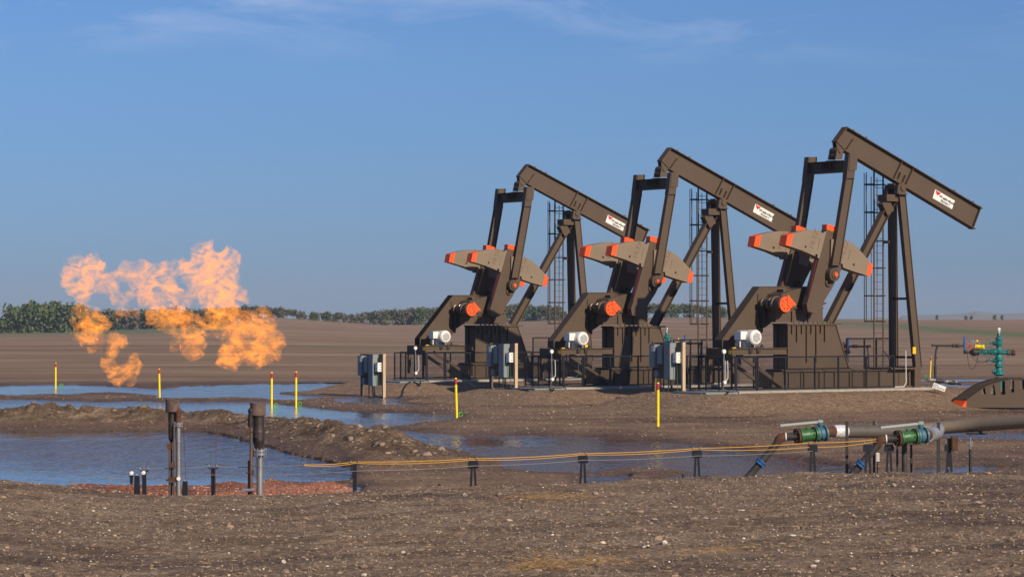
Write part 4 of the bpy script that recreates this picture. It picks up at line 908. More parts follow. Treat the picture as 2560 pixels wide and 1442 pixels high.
m = MB(); m.box((-.08, -.09, H_), (.3, .09, H_+.03)); m.box((.18, -.05, H_+.03), (.24, .05, H_+.08)); m.build('saddle', BLACK, r); tag(r, 'adjustable dark stand holding up the tan pipeline near the right edge', 'pipe stand')
for px, py, lab in ((2194, 1142, 'small white box on a post behind the right slanting pipe'), (2371, 1160, 'small white box low beside the brown junction box')):
    p = at(px, py, 60); r = empty('white_box', p); m = MB(); m.box((-.035, -.03, -.09), (.035, .03, .09)); m.build('case', WHITE, r); m = MB(); m.box((-.028, -.036, -.075), (.028, -.031, .075)); m.build('lid', GREYW, r); m = MB(); m.box((-.01, .031, -.6), (.01, .05, .08)); m.build('stem', DARK, r); tag(r, lab, 'box', 'small white boxes')
for k_, (px, py) in enumerate(((1708, 1190), (1768, 1193), (1098, 1214), (2030+100, 1178))):
    p = at(px, py, 49.0); r = MB(); r.cyl((p.x, p.y, p.z-.4), (p.x, p.y, p.z+.03), .022, n=8); r.cyl((p.x, p.y, p.z+.03), (p.x, p.y, p.z+.04), .026, n=8)
    tag(r.build('stub_stake', DARK), ('short dark stub left of the A-frame right of the mud bar', 'short dark stub right of the A-frame beyond the mud bar', 'short dark stub left of the fifth support', 'short dark stub near the tall steel post')[k_], 'stake', 'short stubs in the dirt')
# ------------------------------------------------------------------ wellheads
def make_wellhead():
    r = empty('wellhead', (0, 0, 0)); s_ = 290.0
    W = lambda x, y, d=0.0: Vector(((x-2245)/s_, d, (1335-y)/s_))
    def wheel(m, x, y, R, d=0.0, ax='y'): torus(m, W(x, y, d), R, .014, ax, 18); m.bar(W(x-R*s_, y, d), W(x+R*s_, y, d), .012, .012) if ax == 'y' else None; m.bar(W(x, y-R*s_, d), W(x, y+R*s_, d), .012, .012)
    m = MB()
    m.lathe(W(2245, 1335), W(2245, 1060), [(0, 0.154), (1, 0.154)], 16); m.lathe(W(2245, 1050), W(2245, 560), [(0, 0.128), (.04, 0.243), (.08, 0.205), (.13, 0.205), (.15, 0.141), (.20, 0.128), (.24, 0.179), (.30, 0.179), (.32, 0.128), (.36, 0.115), (.40, 0.166), (.46, 0.166), (.50, 0.128), (.54, 0.115), (.58, 0.192), (.64, 0.205), (.68, 0.128), (.72, 0.102), (.78, 0.128), (.80, 0.166), (.86, 0.179), (.9, 0.090), (.92, 0.154), (.97, 0.154), (1, 0.090)], 18)
    m.build('tree_body', TEAL, r)
    m = MB(); m.lathe(W(2245, 558), W(2245, 515), [(0, 0.077), (.3, 0.090), (1, 0.064)], 12); m.lathe(W(2160, 995, -.02), W(2245, 995), [(0, 0.090), (.3, 0.090), (.31, 0.115), (.5, 0.115), (1, 0.115)], 14)
    m.build('side_arm', TEALD, r); m = MB()
    m.lathe(W(2430, 760), W(2250, 760), [(0, 0.090), (.3, 0.096), (.32, 0.128), (.45, 0.128), (.5, 0.090), (.8, 0.090), (1, 0.128)], 14); m.build('side_arm', TEALD, r); m = MB(); m.lathe(W(1990, 750), W(2245, 755), [(0, 0.102), (.1, 0.102), (.12, 0.077), (.3, 0.128), (.4, 0.128), (.42, 0.077), (.6, 0.128), (.8, 0.154), (1, 0.128)], 14)
    m.build('side_arm', TEALD, r); m = MB(); m.lathe(W(2130, 640), W(2250, 645), [(0, 0.038), (.3, 0.038), (.35, 0.077), (.7, 0.115), (1, 0.154)], 12); m.build('side_arm', TEALD, r); m = MB(); m.lathe(W(2130, 860), W(2250, 860), [(0, 0.038), (.3, 0.038), (.35, 0.077), (.7, 0.102), (1, 0.128)], 12)
    m.build('side_arm', TEALD, r)
    for x, y, R, dd in ((2130, 645, .16, 0), (2190, 755, .15, -.12), (2078, 760, .15, -.1), (2025, 765, .12, -.1), (2132, 860, .16, 0), (2285, 860, .12, .15)):
        m = MB(); wheel(m, x, y, R, dd); m.build('handwheel', TEAL, r)
    m = MB(); m.lathe(W(2450, 760), W(2370, 760), [(0, 0.102), (.2, 0.141), (.5, 0.141), (.6, 0.090), (1, 0.141)], 14); m.build('end_union', RUST, r)
    m = MB(); m.lathe(W(1880, 755), W(1995, 755), [(0, 0.064), (.2, 0.128), (.4, 0.166), (.6, 0.166), (.8, 0.128), (1, 0.128)], 14); m.sphere(W(1830, 752), .09); m.cyl(W(1800, 752), W(1890, 755), .05, n=10)
    m.build('choke_valve', DARK, r)
    m = MB(); m.cyl(W(1815, 740, .02), W(1815, 560, .02), .04, n=12); m.cyl(W(1815, 650, .02), W(1815, 620, .02), .055, n=12); m.bar(W(1772, 562, .02), W(1845, 562, .02), .02, .03); m.build('blue_choke', BLUE, r)
    m = MB(); m.tube([W(1810, 675), W(1700, 675), W(1500, 672), W(1415, 668)], .045, 10); m.sphere(W(1720, 672), .085); m.sphere(W(1672, 672), .08); m.sphere(W(1412, 668), .05); m.tube([W(1475, 680), W(1460, 720), W(1450, 800), W(1447, 900), W(1448, 1335)], .04, 10)
    m.cyl(W(1448, 1090), W(1448, 930), .06, n=10); m.build('flow_line', DARK, r)
    m = MB(); m.sphere(W(1745, 672, -.02), .07); m.cyl(W(1462, 835), W(1470, 820), .04, n=8); m.build('red_union', RUST, r)
    m = MB(); m.cyl(W(1965, 685, -.05), W(2035, 690, -.12), .085, n=16); m.cyl(W(2035, 690, -.12), W(2055, 690, -.14), .11, n=18); m.box(W(1945, 700, -.1), W(1975, 660, .05)); m.sphere(W(1972, 615), .05); m.build('yellow_actuator', YEL, r)
    m = MB(); m.box(W(1870, 705, -.08), W(1905, 650, .05)); m.build('control_box', RED, r)
    for x, y in ((1850, 645), (1880, 600), (1905, 610), (1925, 605), (1945, 630), (2000, 640)): m = MB(); m.cyl(W(x, y, -.05), W(x, y+40, -.05), .022, n=8); m.sphere(W(x, y, -.05), .028, 8, 6); m.build('fitting', STEEL, r)
    m = MB(); m.box(W(1850, 655, -.04), W(1930, 640, .0)); m.build('manifold_block', STEEL, r)
    m = MB(); m.cyl(W(2245, 515), W(2250, 485), .022, n=8); m.cyl(W(2250, 465, -.03), W(2250, 465, .03), .062, n=16); m.cyl(W(2250, 500), W(2275, 500), .012, n=6); m.build('pressure_gauge', WHITE, r)
    m = MB(); m.tube([W(1845, 760, -.1), W(1855, 880, -.1), W(1880, 955, -.1), W(1905, 970, -.1), W(1935, 945, -.1), W(1965, 870, -.1), W(1980, 770, -.1)], .012, 6)
    m.tube([W(1870, 770, -.12), W(1910, 830, -.12), W(1970, 875, -.12), W(2040, 885, -.12), W(2100, 865, -.12), W(2130, 830, -.1)], .012, 6); m.tube([W(1880, 770, -.1), W(1930, 820, -.1), W(2000, 868, -.1), W(2070, 868, -.1), W(2125, 840, -.1)], .01, 6); m.build('hose', CABLE, r)
    return r
wh = make_wellhead(); index_kids()
wlist = [(2497, 121.0, 0, 'teal wellhead with yellow actuator and white gauge right of the nearest pump jack'), (2066, 131.0, math.radians(128), 'wellhead mostly hidden behind the pedestal of the nearest pump jack, blue choke showing'), (1667, 145.0, math.radians(126), 'small distant teal wellhead with yellow actuator seen between the pump jacks')]
for k_, (px, Y, rz, lab) in enumerate(wlist):
    o = wh if k_ == 0 else copy_tree(wh); x = (px-1280)*Y/FPX; o.location = (x, Y, gz(x, Y)-.0 if k_ == 0 else 0.05); o.rotation_euler.z = rz; tag(o, lab, 'wellhead', 'wellheads of the pump jacks')
# ground level manifold stubs beside the nearest jack
for k_, (x, y, d_) in enumerate(((2335, 951, 1), (2376, 955, -1))):
    p = at(x, y, 118.5); r = empty('pipe_fitting', p)
    m = MB(); m.lathe((-.32, 0, .03), (.28, 0, 0), [(0, .04), (.1, .07), (.25, .09), (.6, .09), (.62, .06), (1, .06)], 14); m.build('coupling', GALV, r)
    m = MB(); m.lathe((.1*d_, 0, 0), (.45 if d_ < 0 else .5, 0, -.05), [(0, .1), (.5, .1), (.6, .06), (1, .07)], 12); m.build('cap', DARK, r)
    tag(r, ('grey pipe coupling low right of the front leg base', 'grey pipe fitting with black end above the tilted sign')[k_], 'pipe fitting', 'pipe fittings on the ground')
# ------------------------------------------------------------------ horse head lying on the ground
SRC[9] = (2370, 930, 13.11)
YH = 112.0
def H(x, y, d=0.0): return Vector(at(2370+x/13.11, 930+y/13.11, YH+d))
hb_ = H(1500, 1150); r = empty('horse_head', (hb_.x, YH, 0)); o3 = Vector((hb_.x, YH, 0))
top = [(600, 920), (720, 830), (900, 700), (1100, 560), (1300, 440), (1500, 370), (1750, 290), (2000, 245), (2300, 235), (2600, 250), (3000, 300), (3400, 420), (3800, 620), (4100, 900)]
botm = [(4100, 1160), (610, 1160)]
def shift(p): return p+Vector((-.95, 1.2, 0))
def hole_poly(cx, y0, y1, wt, wb, sk=0): return [(cx-wt, y0), (cx+wt, y0), (cx+wb+sk, y1), (cx-wb+sk, y1)]
holes = [hole_poly(1170, 520, 720, 45, 70), hole_poly(1470, 400, 745, 40, 95), hole_poly(1800, 290, 730, 65, 80), hole_poly(2110, 260, 660, 55, 75, -15), hole_poly(2430, 260, 560, 70, 80, 0), hole_poly(2760, 290, 600, 65, 80, 0)]
def side_plate(m, off):
    # columns between holes so that the openings are real
    xs = sorted([600, 4100]+[v for h_ in holes for v in (min(p[0] for p in h_), max(p[0] for p in h_))])
    ty = lambda x: float(np.interp(x, [p[0] for p in top], [p[1] for p in top]))
    def quad(pts):
        f = [H(*p)-o3+off for p in pts]; b = [v+Vector((0.0, .03, 0)) for v in f]; n_ = len(f)
        m.add(f+b, [tuple(range(n_))[::-1], tuple(range(n_, 2*n_))]+[(i, (i+1) % n_, n_+(i+1) % n_, n_+i) for i in range(n_)])
    for a, b in zip(xs, xs[1:]):
        hole = next((h_ for h_ in holes if abs(min(p[0] for p in h_)-a) < 1 and abs(max(p[0] for p in h_)-b) < 1), None)
        k = max(1, int((b-a)/120))
        for i in range(k):
            x0_, x1_ = a+(b-a)*i/k, a+(b-a)*(i+1)/k
            if hole is None: quad([(x0_, ty(x0_)), (x1_, ty(x1_)), (x1_, 1160), (x0_, 1160)])
        if hole:
            y0, y1 = hole[0][1], hole[2][1]; quad([(a, y1), (b, y1), (b, 1160), (a, 1160)])
            quad([(a, ty(a)), (hole[0][0], ty(hole[0][0])), (hole[0][0], y0), (hole[3][0], y1), (a, y1)]); quad([(hole[1][0], ty(hole[1][0])), (b, ty(b)), (b, y1), (hole[2][0], y1), (hole[1][0], y0)])
            if y0 > ty((a+b)/2)+5: quad([(hole[0][0], ty(hole[0][0])), (hole[1][0], ty(hole[1][0])), (hole[1][0], y0), (hole[0][0], y0)])
m = MB(); side_plate(m, Vector((0, 0, 0))); m.build('side_plate', BROWN, r)
m = MB(); side_plate(m, Vector((-.38, .55, 0))); m.build('side_plate', BROWN, r)
m = MB()
for i in range(len(top)-1):
    a, b = H(*top[i])-o3, H(*top[i+1])-o3
    for (s0, s1, lift) in ((-.04, 1.05, 0),):
        off0, off1 = Vector((-.38, .55, 0))*s0, Vector((-.38, .55, 0))*s1; up = Vector((0, 0, .02))
        vs = [a+off0, b+off0, b+off1, a+off1]; vs += [v+up for v in vs]; m.add(vs, [(0, 3, 2, 1), (4, 5, 6, 7), (0, 1, 5, 4), (1, 2, 6, 5), (2, 3, 7, 6), (3, 0, 4, 7)])
m.build('curved_face', BROWN, r)
for s_ in (.1, 1.0):
    pts = [H(*p)-o3+Vector((-.38, .55, 0))*s_+Vector((0, 0, .05)) for p in top]; MB().tube(pts, .028, 6).build('edge_rim', OLIVE, r)
off = Vector((-.38, .55, 0)); a, b, c = H(600, 925)-o3, H(600, 1155)-o3, H(430, 1155)-o3; e = H(470, 1090)-o3
m = MB(); f = [a+Vector((0, -.01, 0)), b+Vector((0, -.01, 0)), c+Vector((0, -.01, 0))]; g_ = [v+off*1.0 for v in f]; m.add(f+g_, [(0, 2, 1), (3, 4, 5), (0, 1, 4, 3), (1, 2, 5, 4), (2, 0, 3, 5)]); m.build('orange_tip', ORANGE, r)
tag(r, 'brown curved horse head with orange tip lying on the ground at the right edge', 'horse head')
# site sign
p = at(2349, 968, 113.5); r = empty('site_sign', p); ez = Matrix.Rotation(math.radians(20), 4, 'Y')
m = MB(); m.add([ez @ Vector(v) for v in ((-.28, 0, -.10), (.25, 0, -.10), (.25, 0, .11), (-.28, 0, .11), (-.28, .02, -.10), (.25, .02, -.10), (.25, .02, .11), (-.28, .02, .11))], [(0, 1, 2, 3), (7, 6, 5, 4), (4, 5, 1, 0), (5, 6, 2, 1), (6, 7, 3, 2), (7, 4, 0, 3)]); m.build('board', WHITE, r)
m = MB()
for x0_, x1_, z0_, z1_ in ((-.24, -.2, .03, .075), (-.19, -.15, .035, .07), (-.14, -.07, .03, .075)): m.add([ez @ Vector(v) for v in ((x0_, -.004, z0_), (x1_, -.004, z0_), (x1_, -.004, z1_), (x0_, -.004, z1_))], [(0, 1, 2, 3)])
m.build('blue_logo', mat('sign_blue', (.02, .35, .5), .5), r)
m = MB()
for i, x0_ in enumerate((-.26, -.22, -.18, -.11, -.07, -.03, .03, .07, .13, .18)): m.add([ez @ Vector(v) for v in ((x0_, -.004, -.06), (x0_+.022, -.004, -.06), (x0_+.026, -.004, -.005), (x0_+.004, -.004, -.005))], [(0, 1, 2, 3)])
m.build('black_digits', INK, r)
m = MB()
m.box((-.2, .021, -.5), (-.17, .04, .0)); m.build('stake', DARK, r)
tag(r, 'small tilted white sign with blue logo below the front of the nearest pump jack', 'sign')
# ------------------------------------------------------------------ trees
LEAFS = [mat('foliage_%s' % nm, c1, .7, col2=c2, nscale=.5, spec=.2) for nm, c1, c2 in (('green', (.06, .085, .038), (.13, .165, .07)), ('olive', (.075, .085, .05), (.14, .15, .085)), ('grey', (.11, .10, .08), (.18, .165, .13)))]
BARK = mat('bark', (.07, .055, .045), .9, noise=.3)
def make_tree(kind, seed, h, wd, dens, lm, nm):
    rs = np.random.RandomState(seed); r = empty(nm, (0, 0, 0)); m = MB(); tips = []
    stems = 1 if kind != 'bush' else 5
    for s_ in range(stems):
        bx = (s_-stems/2)*wd/stems*.7 if stems > 1 else 0; th = h*(.32 if kind == 'tree' else .15); base = Vector((bx, 0, -.3)); t = Vector((bx+rs.randn()*.2, rs.randn()*.2, th)); m.cyl(base, t, .16, .12, n=7, cap=False)
        nb = 7
        for b in range(nb):
            a = b/nb*math.tau+rs.rand(); rr = wd*.42*(.45+.7*rs.rand()); e = Vector((bx+math.cos(a)*rr, math.sin(a)*rr, h*(.5+.42*rs.rand()))); mid_ = t.lerp(e, .5)+Vector((0, 0, .3)); m.tube([t, mid_, e], [.09, .06, .025], 5, False); tips += [e, mid_.lerp(e, .5), mid_]
    m.build('trunk', BARK, r)
    vs = []; fs = []; n_ = int(dens)
    tips = [Vector(t) for t in tips]+[Vector((rs.randn()*wd*.12, rs.randn()*wd*.12, h*(.75+.2*rs.rand()))) for _ in range(4)]
    for i in range(n_):
        c = tips[rs.randint(len(tips))]; q = rs.randn(3)*[wd*.10, wd*.10, h*.07]; x, y, z = c.x+q[0], c.y+q[1], max(c.z+q[2], h*(.10 if kind == 'tree' else .0)); s_ = .2+.3*rs.rand()
        if seed != 4 and i % 4 == 0: x, y, z = rs.randn()*wd*.28, rs.randn()*wd*.2, h*.42*rs.rand()
        a, b = rs.randn(3), rs.randn(3); a /= np.linalg.norm(a); b -= a*(a@b); b /= np.linalg.norm(b); k = len(vs); o_ = np.array([x, y, z])
        vs += [tuple(o_+a*s_), tuple(o_+b*s_*.7), tuple(o_-a*s_), tuple(o_-b*s_*.7)]; fs.append((k, k+1, k+2, k+3))
    m = MB(); m.add(vs, fs); m.build('crown', lm, r); return r
protos = [make_tree('tree', 1, 6.5, 5.0, 1500, LEAFS[0], 'tree'), make_tree('tree', 2, 6.0, 4.6, 900, LEAFS[1], 'tree'), make_tree('tree', 3, 5.2, 4.4, 650, LEAFS[2], 'tree'), make_tree('tree', 4, 7.0, 5.4, 1300, LEAFS[1], 'tree'), make_tree('bush', 5, 4.5, 7.0, 2600, LEAFS[0], 'bush')]
index_kids(); used = set()
kindname = ['dense green tree', 'thin olive tree', 'bare greyish tree', 'tall olive tree', 'bushy green shrub clump']
ordn = lambda k: '%d%s' % (k, {1: 'st', 2: 'nd', 3: 'rd'}.get(k % 10 if k % 100 not in (11, 12, 13) else 0, 'th'))
def plant(px, ytop, ybase, Y, kd, lab, grp):
    base = CAMZ-(ybase-HZ)*Y/FPX; hh = (ybase-ytop)*Y/FPX; p = protos[kd]; ph = (6.5, 6.0, 5.2, 7.0, 4.5)[kd]
    o = copy_tree(p) if kd in used else p; used.add(kd); x = (px-1280)*Y/FPX
    g_ = gz(x, Y); s_ = max(.3, (base+hh-g_)/ph/1.02); o.location = (x, Y, g_-.1); o.rotation_euler.z = random.random()*6; sw = s_*(1.1+.4*random.random())*(.72 if kd == 4 else .7 if grp.startswith('lone') else 1); o.scale = (sw, sw, s_)
    tag(o, lab, 'tree' if kd < 4 else 'bush', grp)
def row(x0, x1, n, ytop, ybase, Y, kinds, name, grp, jit=3):
    for i in range(n):
        px = x0+(x1-x0)*(i+.5)/n+random.uniform(-.3, .3)*(x1-x0)/n; kd = random.choice(kinds); f = (px-x0)/(x1-x0)
        yt = float(np.interp(f, np.linspace(0, 1, len(ytop)), ytop))+random.uniform(-jit, jit); yb = float(np.interp(f, np.linspace(0, 1, len(ybase)), ybase))
        plant(px, yt, yb, Y+random.uniform(-12, 12), kd, '%s, %s from the left in the tree line %s' % (kindname[kd], ordn(i+1), name), grp)
row(640, 1075, 30, [766, 768, 778, 781, 783, 780, 777, 772, 768], [790, 792, 797, 802, 808, 812, 812, 810], 985, [0, 1, 2, 2, 3], 'left of the pump jacks', 'trees in the far line left of the jacks')
row(1225, 1425, 14, [772, 764, 758, 768, 762, 785], [806, 805, 803, 801, 799], 985, [0, 1, 1, 2, 3], 'behind the farthest jack', 'trees in the far line behind the farthest jack')
row(1570, 1865, 20, [772, 758, 757, 762, 764, 768, 775], [794, 794, 794, 794], 985, [0, 3, 1, 3], 'behind the middle jack', 'trees in the far line behind the middle jack')
row(230, 640, 24, [772, 776, 778, 770, 775, 768, 764], [826, 820, 815, 800], 960, [0, 1, 3, 2], 'behind the flames', 'trees in the far line behind the flames')
for k_, (px, yt, lab) in enumerate(((20, 792, 'low green bush at the far left edge'), (66, 762, 'dense rounded bush left of the flames'), (100, 770, 'green bush between the two tallest left bushes'), (138, 755, 'tallest dense bush left of the flames'), (172, 764, 'green bush right beside the left flame'), (215, 780, 'green bush half behind the left flame'))):
    plant(px, yt, 828, 900, 4, lab, 'bushes at the left of the field')
for k_, (px, yt, lab) in enumerate(((2342, 795, 'lone low shrub on the right skyline nearest the jack'), (2415, 790, 'small skyline tree in the middle of the right field'), (2428, 788, 'slightly taller skyline tree beside another on the right'), (2486, 794, 'low skyline shrub left of the last one'), (2505, 793, 'last low skyline shrub at the right'))):
    plant(px, yt+3, 800, 990, 2 if k_ in (1, 2) else 1, lab, 'lone shrubs on the right skyline')
# ------------------------------------------------------------------ loose stuff on the soil
def ground_z(x, y): return terrain(x, y)[0]
def scatter(n, y0, y1, seed, pw=1.0, half=.2):
    rs = np.random.RandomState(seed); y = y0+(y1-y0)*rs.rand(n)**pw; x = (rs.rand(n)*2-1)*half*y; return rs, x, y
ICO = None
def ico():
    t = (1+5**.5)/2; v = np.array([(-1, t, 0), (1, t, 0), (-1, -t, 0), (1, -t, 0), (0, -1, t), (0, 1, t), (0, -1, -t), (0, 1, -t), (t, 0, -1), (t, 0, 1), (-t, 0, -1), (-t, 0, 1)], float); v /= np.linalg.norm(v[0])
    f = np.array([(0, 11, 5), (0, 5, 1), (0, 1, 7), (0, 7, 10), (0, 10, 11), (1, 5, 9), (5, 11, 4), (11, 10, 2), (10, 7, 6), (7, 1, 8), (3, 9, 4), (3, 4, 2), (3, 2, 6), (3, 6, 8), (3, 8, 9), (4, 9, 5), (2, 4, 11), (6, 2, 10), (8, 6, 7), (9, 8, 1)]); return v, f
def blob_mesh(name, xs, ys, zs, rad, cols, m, rs, flat=.65, sink=.25, jag=.3, smooth=False):
    v, f = ico(); n_ = len(xs); V_ = v[None]*(1+jag*(rs.rand(n_, 12, 1)-.5)*2); sc = np.stack([rad*(1+.5*rs.rand(n_)), rad*(.7+.4*rs.rand(n_)), rad*flat*(.7+.5*rs.rand(n_))], -1)
    V_ = V_*sc[:, None]; a = rs.rand(n_)*6.28; c, s_ = np.cos(a)[:, None], np.sin(a)[:, None]; X = V_[..., 0]*c-V_[..., 1]*s_; Y = V_[..., 0]*s_+V_[..., 1]*c
    P_ = np.stack([X+xs[:, None], Y+ys[:, None], V_[..., 2]+zs[:, None]+(sc[:, 2]*(1-2*sink))[:, None]], -1).reshape(-1, 3)
    F_ = (f[None]+(np.arange(n_)*12)[:, None, None]).reshape(-1)
    me = D.meshes.new(name); me.vertices.add(len(P_)); me.vertices.foreach_set('co', P_.astype(np.float32).ravel()); me.loops.add(len(F_)); me.loops.foreach_set('vertex_index', F_.astype(np.int32))
    nf = len(F_)//3; me.polygons.add(nf); me.polygons.foreach_set('loop_start', (np.arange(nf)*3).astype(np.int32)); me.polygons.foreach_set('loop_total', np.full(nf, 3, np.int32)); me.polygons.foreach_set('use_smooth', np.full(nf, smooth)); me.update(calc_edges=True)
    ca = me.color_attributes.new('tone', 'FLOAT_COLOR', 'POINT'); ca.data.foreach_set('color', np.repeat(np.concatenate([cols, np.ones((n_, 1))], 1), 12, 0).astype(np.float32).ravel())
    me.materials.append(m); o = D.objects.new(name, me); COL.objects.link(o); return o
def tonemat(name, rough=.85):
    m_ = D.materials.new(name); m_.use_nodes = True; t = m_.node_tree; a = t.nodes.new('ShaderNodeAttribute'); a.attribute_name = 'tone'; b = t.nodes['Principled BSDF']; b.inputs['Roughness'].default_value = rough; b.inputs['Specular IOR Level'].default_value = .2
    nz = t.nodes.new('ShaderNodeTexNoise'); nz.inputs['Scale'].default_value = 25; nz.inputs['Detail'].default_value = 5; ge = t.nodes.new('ShaderNodeNewGeometry'); t.links.new(ge.outputs['Position'], nz.inputs['Vector'])
    rm = t.nodes.new('ShaderNodeMapRange'); rm.inputs['From Min'].default_value = .3; rm.inputs['From Max'].default_value = .7; rm.inputs['To Min'].default_value = .65; rm.inputs['To Max'].default_value = 1.25; t.links.new(nz.outputs['Fac'], rm.inputs['Value'])
    mm = t.nodes.new('ShaderNodeMix'); mm.data_type = 'RGBA'; mm.blend_type = 'MULTIPLY'; mm.inputs['Factor'].default_value = 1; t.links.new(a.outputs['Color'], mm.inputs['A']); t.links.new(rm.outputs[0], mm.inputs['B']); t.links.new(mm.outputs['Result'], b.inputs['Base Color']); return m_
STONE = tonemat('stone_tones')
PAL = np.array([(.62, .56, .47), (.50, .42, .33), (.36, .29, .23), (.55, .40, .28), (.30, .20, .14), (.68, .64, .58), (.20, .16, .13)])
rs, x, y = scatter(9000, 20, 49, 3, .8); p_ = rs.choice(7, 9000, p=[.14, .17, .22, .08, .12, .05, .22]); rad = .0045*np.exp(rs.randn(9000)*.55+.35); big = rs.rand(9000) < .03; rad[big] *= 2.4
rad = np.clip(rad, .003, .05); tag(blob_mesh('pebbles', x, y, ground_z(x, y), rad, PAL[p_]*(.8+.4*rs.rand(9000, 1)), STONE, rs), 'pale and brown pebbles strewn over the foreground dirt', 'pebbles', None, 'stuff')
rs, x, y = scatter(16000, 20, 49, 4, .8); tone = np.array([.30, .22, .158])*(.65+.55*rs.rand(16000, 1)); rad = .012*np.exp(rs.randn(16000)*.5)
tag(blob_mesh('dirt_clods', x, y, ground_z(x, y), np.clip(rad, .005, .06), tone, STONE, rs, .6, .4, .35), 'small brown dirt clods covering the foreground', 'dirt clods', None, 'stuff')
# gravel on the pad beyond and on the mounds
rs, x, y = scatter(26000, 55, 130, 5, .9, .2); z, zn = terrain(x, y); keep = (z > .0)&(zn['fore'] < .01); x, y, z = x[keep], y[keep], z[keep]; mo = zn['mound'][keep]; be = zn['berm'][keep]; n_ = len(x)
rad = (.006+.00012*y)*np.exp(rs.randn(n_)*.4)*(1+.4*be); tone = np.where((mo > .3)[:, None], np.array([[.34, .245, .17]]), np.array([[.24, .175, .125]]))*(.45+1.0*rs.rand(n_, 1)); lt = rs.rand(n_) < .03; tone[lt] = [.5, .43, .35]
tag(blob_mesh('gravel', x, y, z, rad, tone, STONE, rs, .6, .3), 'loose brown gravel across the pad and mounds', 'gravel', None, 'stuff')
# red scoria stones
rs = np.random.RandomState(6); n_ = 9000; y = 48.5+rs.rand(n_)*13; x = (-1290+rs.rand(n_)*930)*y/FPX; z, zn = terrain(x, y); keep = zn['red'] > .3; x, y, z = x[keep], y[keep], z[keep]; n_ = len(x)
tone = np.array([[.58, .26, .165]])*(.55+.7*rs.rand(n_, 1)); lt = rs.rand(n_) < .08; tone[lt] = [.6, .38, .3]
tag(blob_mesh('red_gravel', x, y, z, .011*np.exp(rs.randn(n_)*.4), tone, STONE, rs, .7, .3, .4), 'crushed red stones banked around the flare stacks', 'red gravel', None, 'stuff')
# big lumps along the berm
rs = np.random.RandomState(8); n_ = 150; i = rs.randint(1, len(BERM)-1, n_); t = rs.rand(n_); bp = np.array(BERM); cx = bp[i, 0]*(1-t)+bp[i+1, 0]*t; cy = bp[i, 1]*(1-t)+bp[i+1, 1]*t; x = cx+rs.randn(n_)*.5; y = cy+rs.randn(n_)*.5
tag(blob_mesh('berm_clods', x, y, ground_z(x, y), .03+.13*rs.rand(n_)**3, np.array([[.27, .21, .155]])*(.7+.5*rs.rand(n_, 1)), STONE, rs, .8, .55, .3, True), 'rough earth clods piled along the dirt berm', 'earth clods', None, 'stuff')
# straw and dry stubble
def blades(name, x, y, ln, wd, col, rs, lift, lab, cat):
    n_ = len(x); z = ground_z(x, y); a = rs.rand(n_)*6.28; e = lift*rs.rand(n_); d = np.stack([np.cos(a)*np.cos(e), np.sin(a)*np.cos(e)*.6, np.sin(e)], -1)*ln[:, None]; b = np.stack([x, y, z], -1); w_ = np.stack([-np.sin(a), np.cos(a), np.full(n_, .6)], -1)*wd
    P_ = np.stack([b-w_, b+w_, b+d+w_*.4, b+d-w_*.4], 1).reshape(-1, 3); k = np.arange(n_)*4; me = D.meshes.new(name); me.from_pydata(P_.tolist(), [], [(q, q+1, q+2, q+3) for q in k.tolist()])
    ca = me.color_attributes.new('tone', 'FLOAT_COLOR', 'POINT'); c_ = np.array(col)[None]*(.6+.8*rs.rand(n_, 1)); ca.data.foreach_set('color', np.repeat(np.concatenate([c_, np.ones((n_, 1))], 1), 4, 0).astype(np.float32).ravel()); me.materials.append(STRAW)
    o = D.objects.new(name, me); COL.objects.link(o); return tag(o, lab, cat, None, 'stuff')
STRAW = tonemat('straw_tones')
rs, x, y = scatter(5200, 20, 48, 12, .8); blades('dry_stubble', x, y, .02+.07*rs.rand(5200), .0016, (.42, .32, .18), rs, 1.2, 'scattered dry straw and stubble on the foreground', 'stubble')
def tuft(px, py, wpx, hz_, n_, lab, Yt):
    rs = np.random.RandomState(int(px)); x0 = (px-1280)*Yt/FPX; w_ = wpx*Yt/FPX; x = x0+rs.randn(n_)*w_*.45; y = Yt+rs.randn(n_)*.3; b = ground_z(x, y)+np.abs(rs.randn(n_))*hz_*np.exp(-((x-x0)/w_*2.2)**2); a = rs.rand(n_)*6.28; ln = .06+.12*rs.rand(n_); d = np.stack([np.cos(a), np.sin(a)*.6, .25*rs.randn(n_)], -1)*ln[:, None]
    B_ = np.stack([x, y, b+.01], -1); w2 = np.array([[0, 0, .0022]]); P_ = np.stack([B_-w2, B_+w2, B_+d+w2*.5, B_+d-w2*.5], 1).reshape(-1, 3); me = D.meshes.new('straw_clump'); me.from_pydata(P_.tolist(), [], [(4*q, 4*q+1, 4*q+2, 4*q+3) for q in range(n_)])
    ca = me.color_attributes.new('tone', 'FLOAT_COLOR', 'POINT'); c_ = np.array([(.31, .20, .10)])*(.5+.9*rs.rand(n_, 1)); ca.data.foreach_set('color', np.repeat(np.concatenate([c_, np.ones((n_, 1))], 1), 4, 0).astype(np.float32).ravel()); me.materials.append(STRAW); o = D.objects.new('straw_clump', me); COL.objects.link(o); tag(o, lab, 'straw', 'clumps of straw on the dirt')
tuft(1357, 1320, 90, .07, 650, 'largest heap of golden straw in the middle foreground', 29.5); tuft(1485, 1312, 110, .03, 300, 'thinner straw patch right beside the largest heap', 30.0)
tuft(1345, 1226, 110, .02, 280, 'flat straw patch near the crest between two supports', 43); tuft(1430, 1225, 120, .02, 220, 'pale straw streak right of the flat patch near the crest', 43); tuft(1790, 1305, 120, .015, 130, 'sparse straw streak in the right middle foreground', 31)
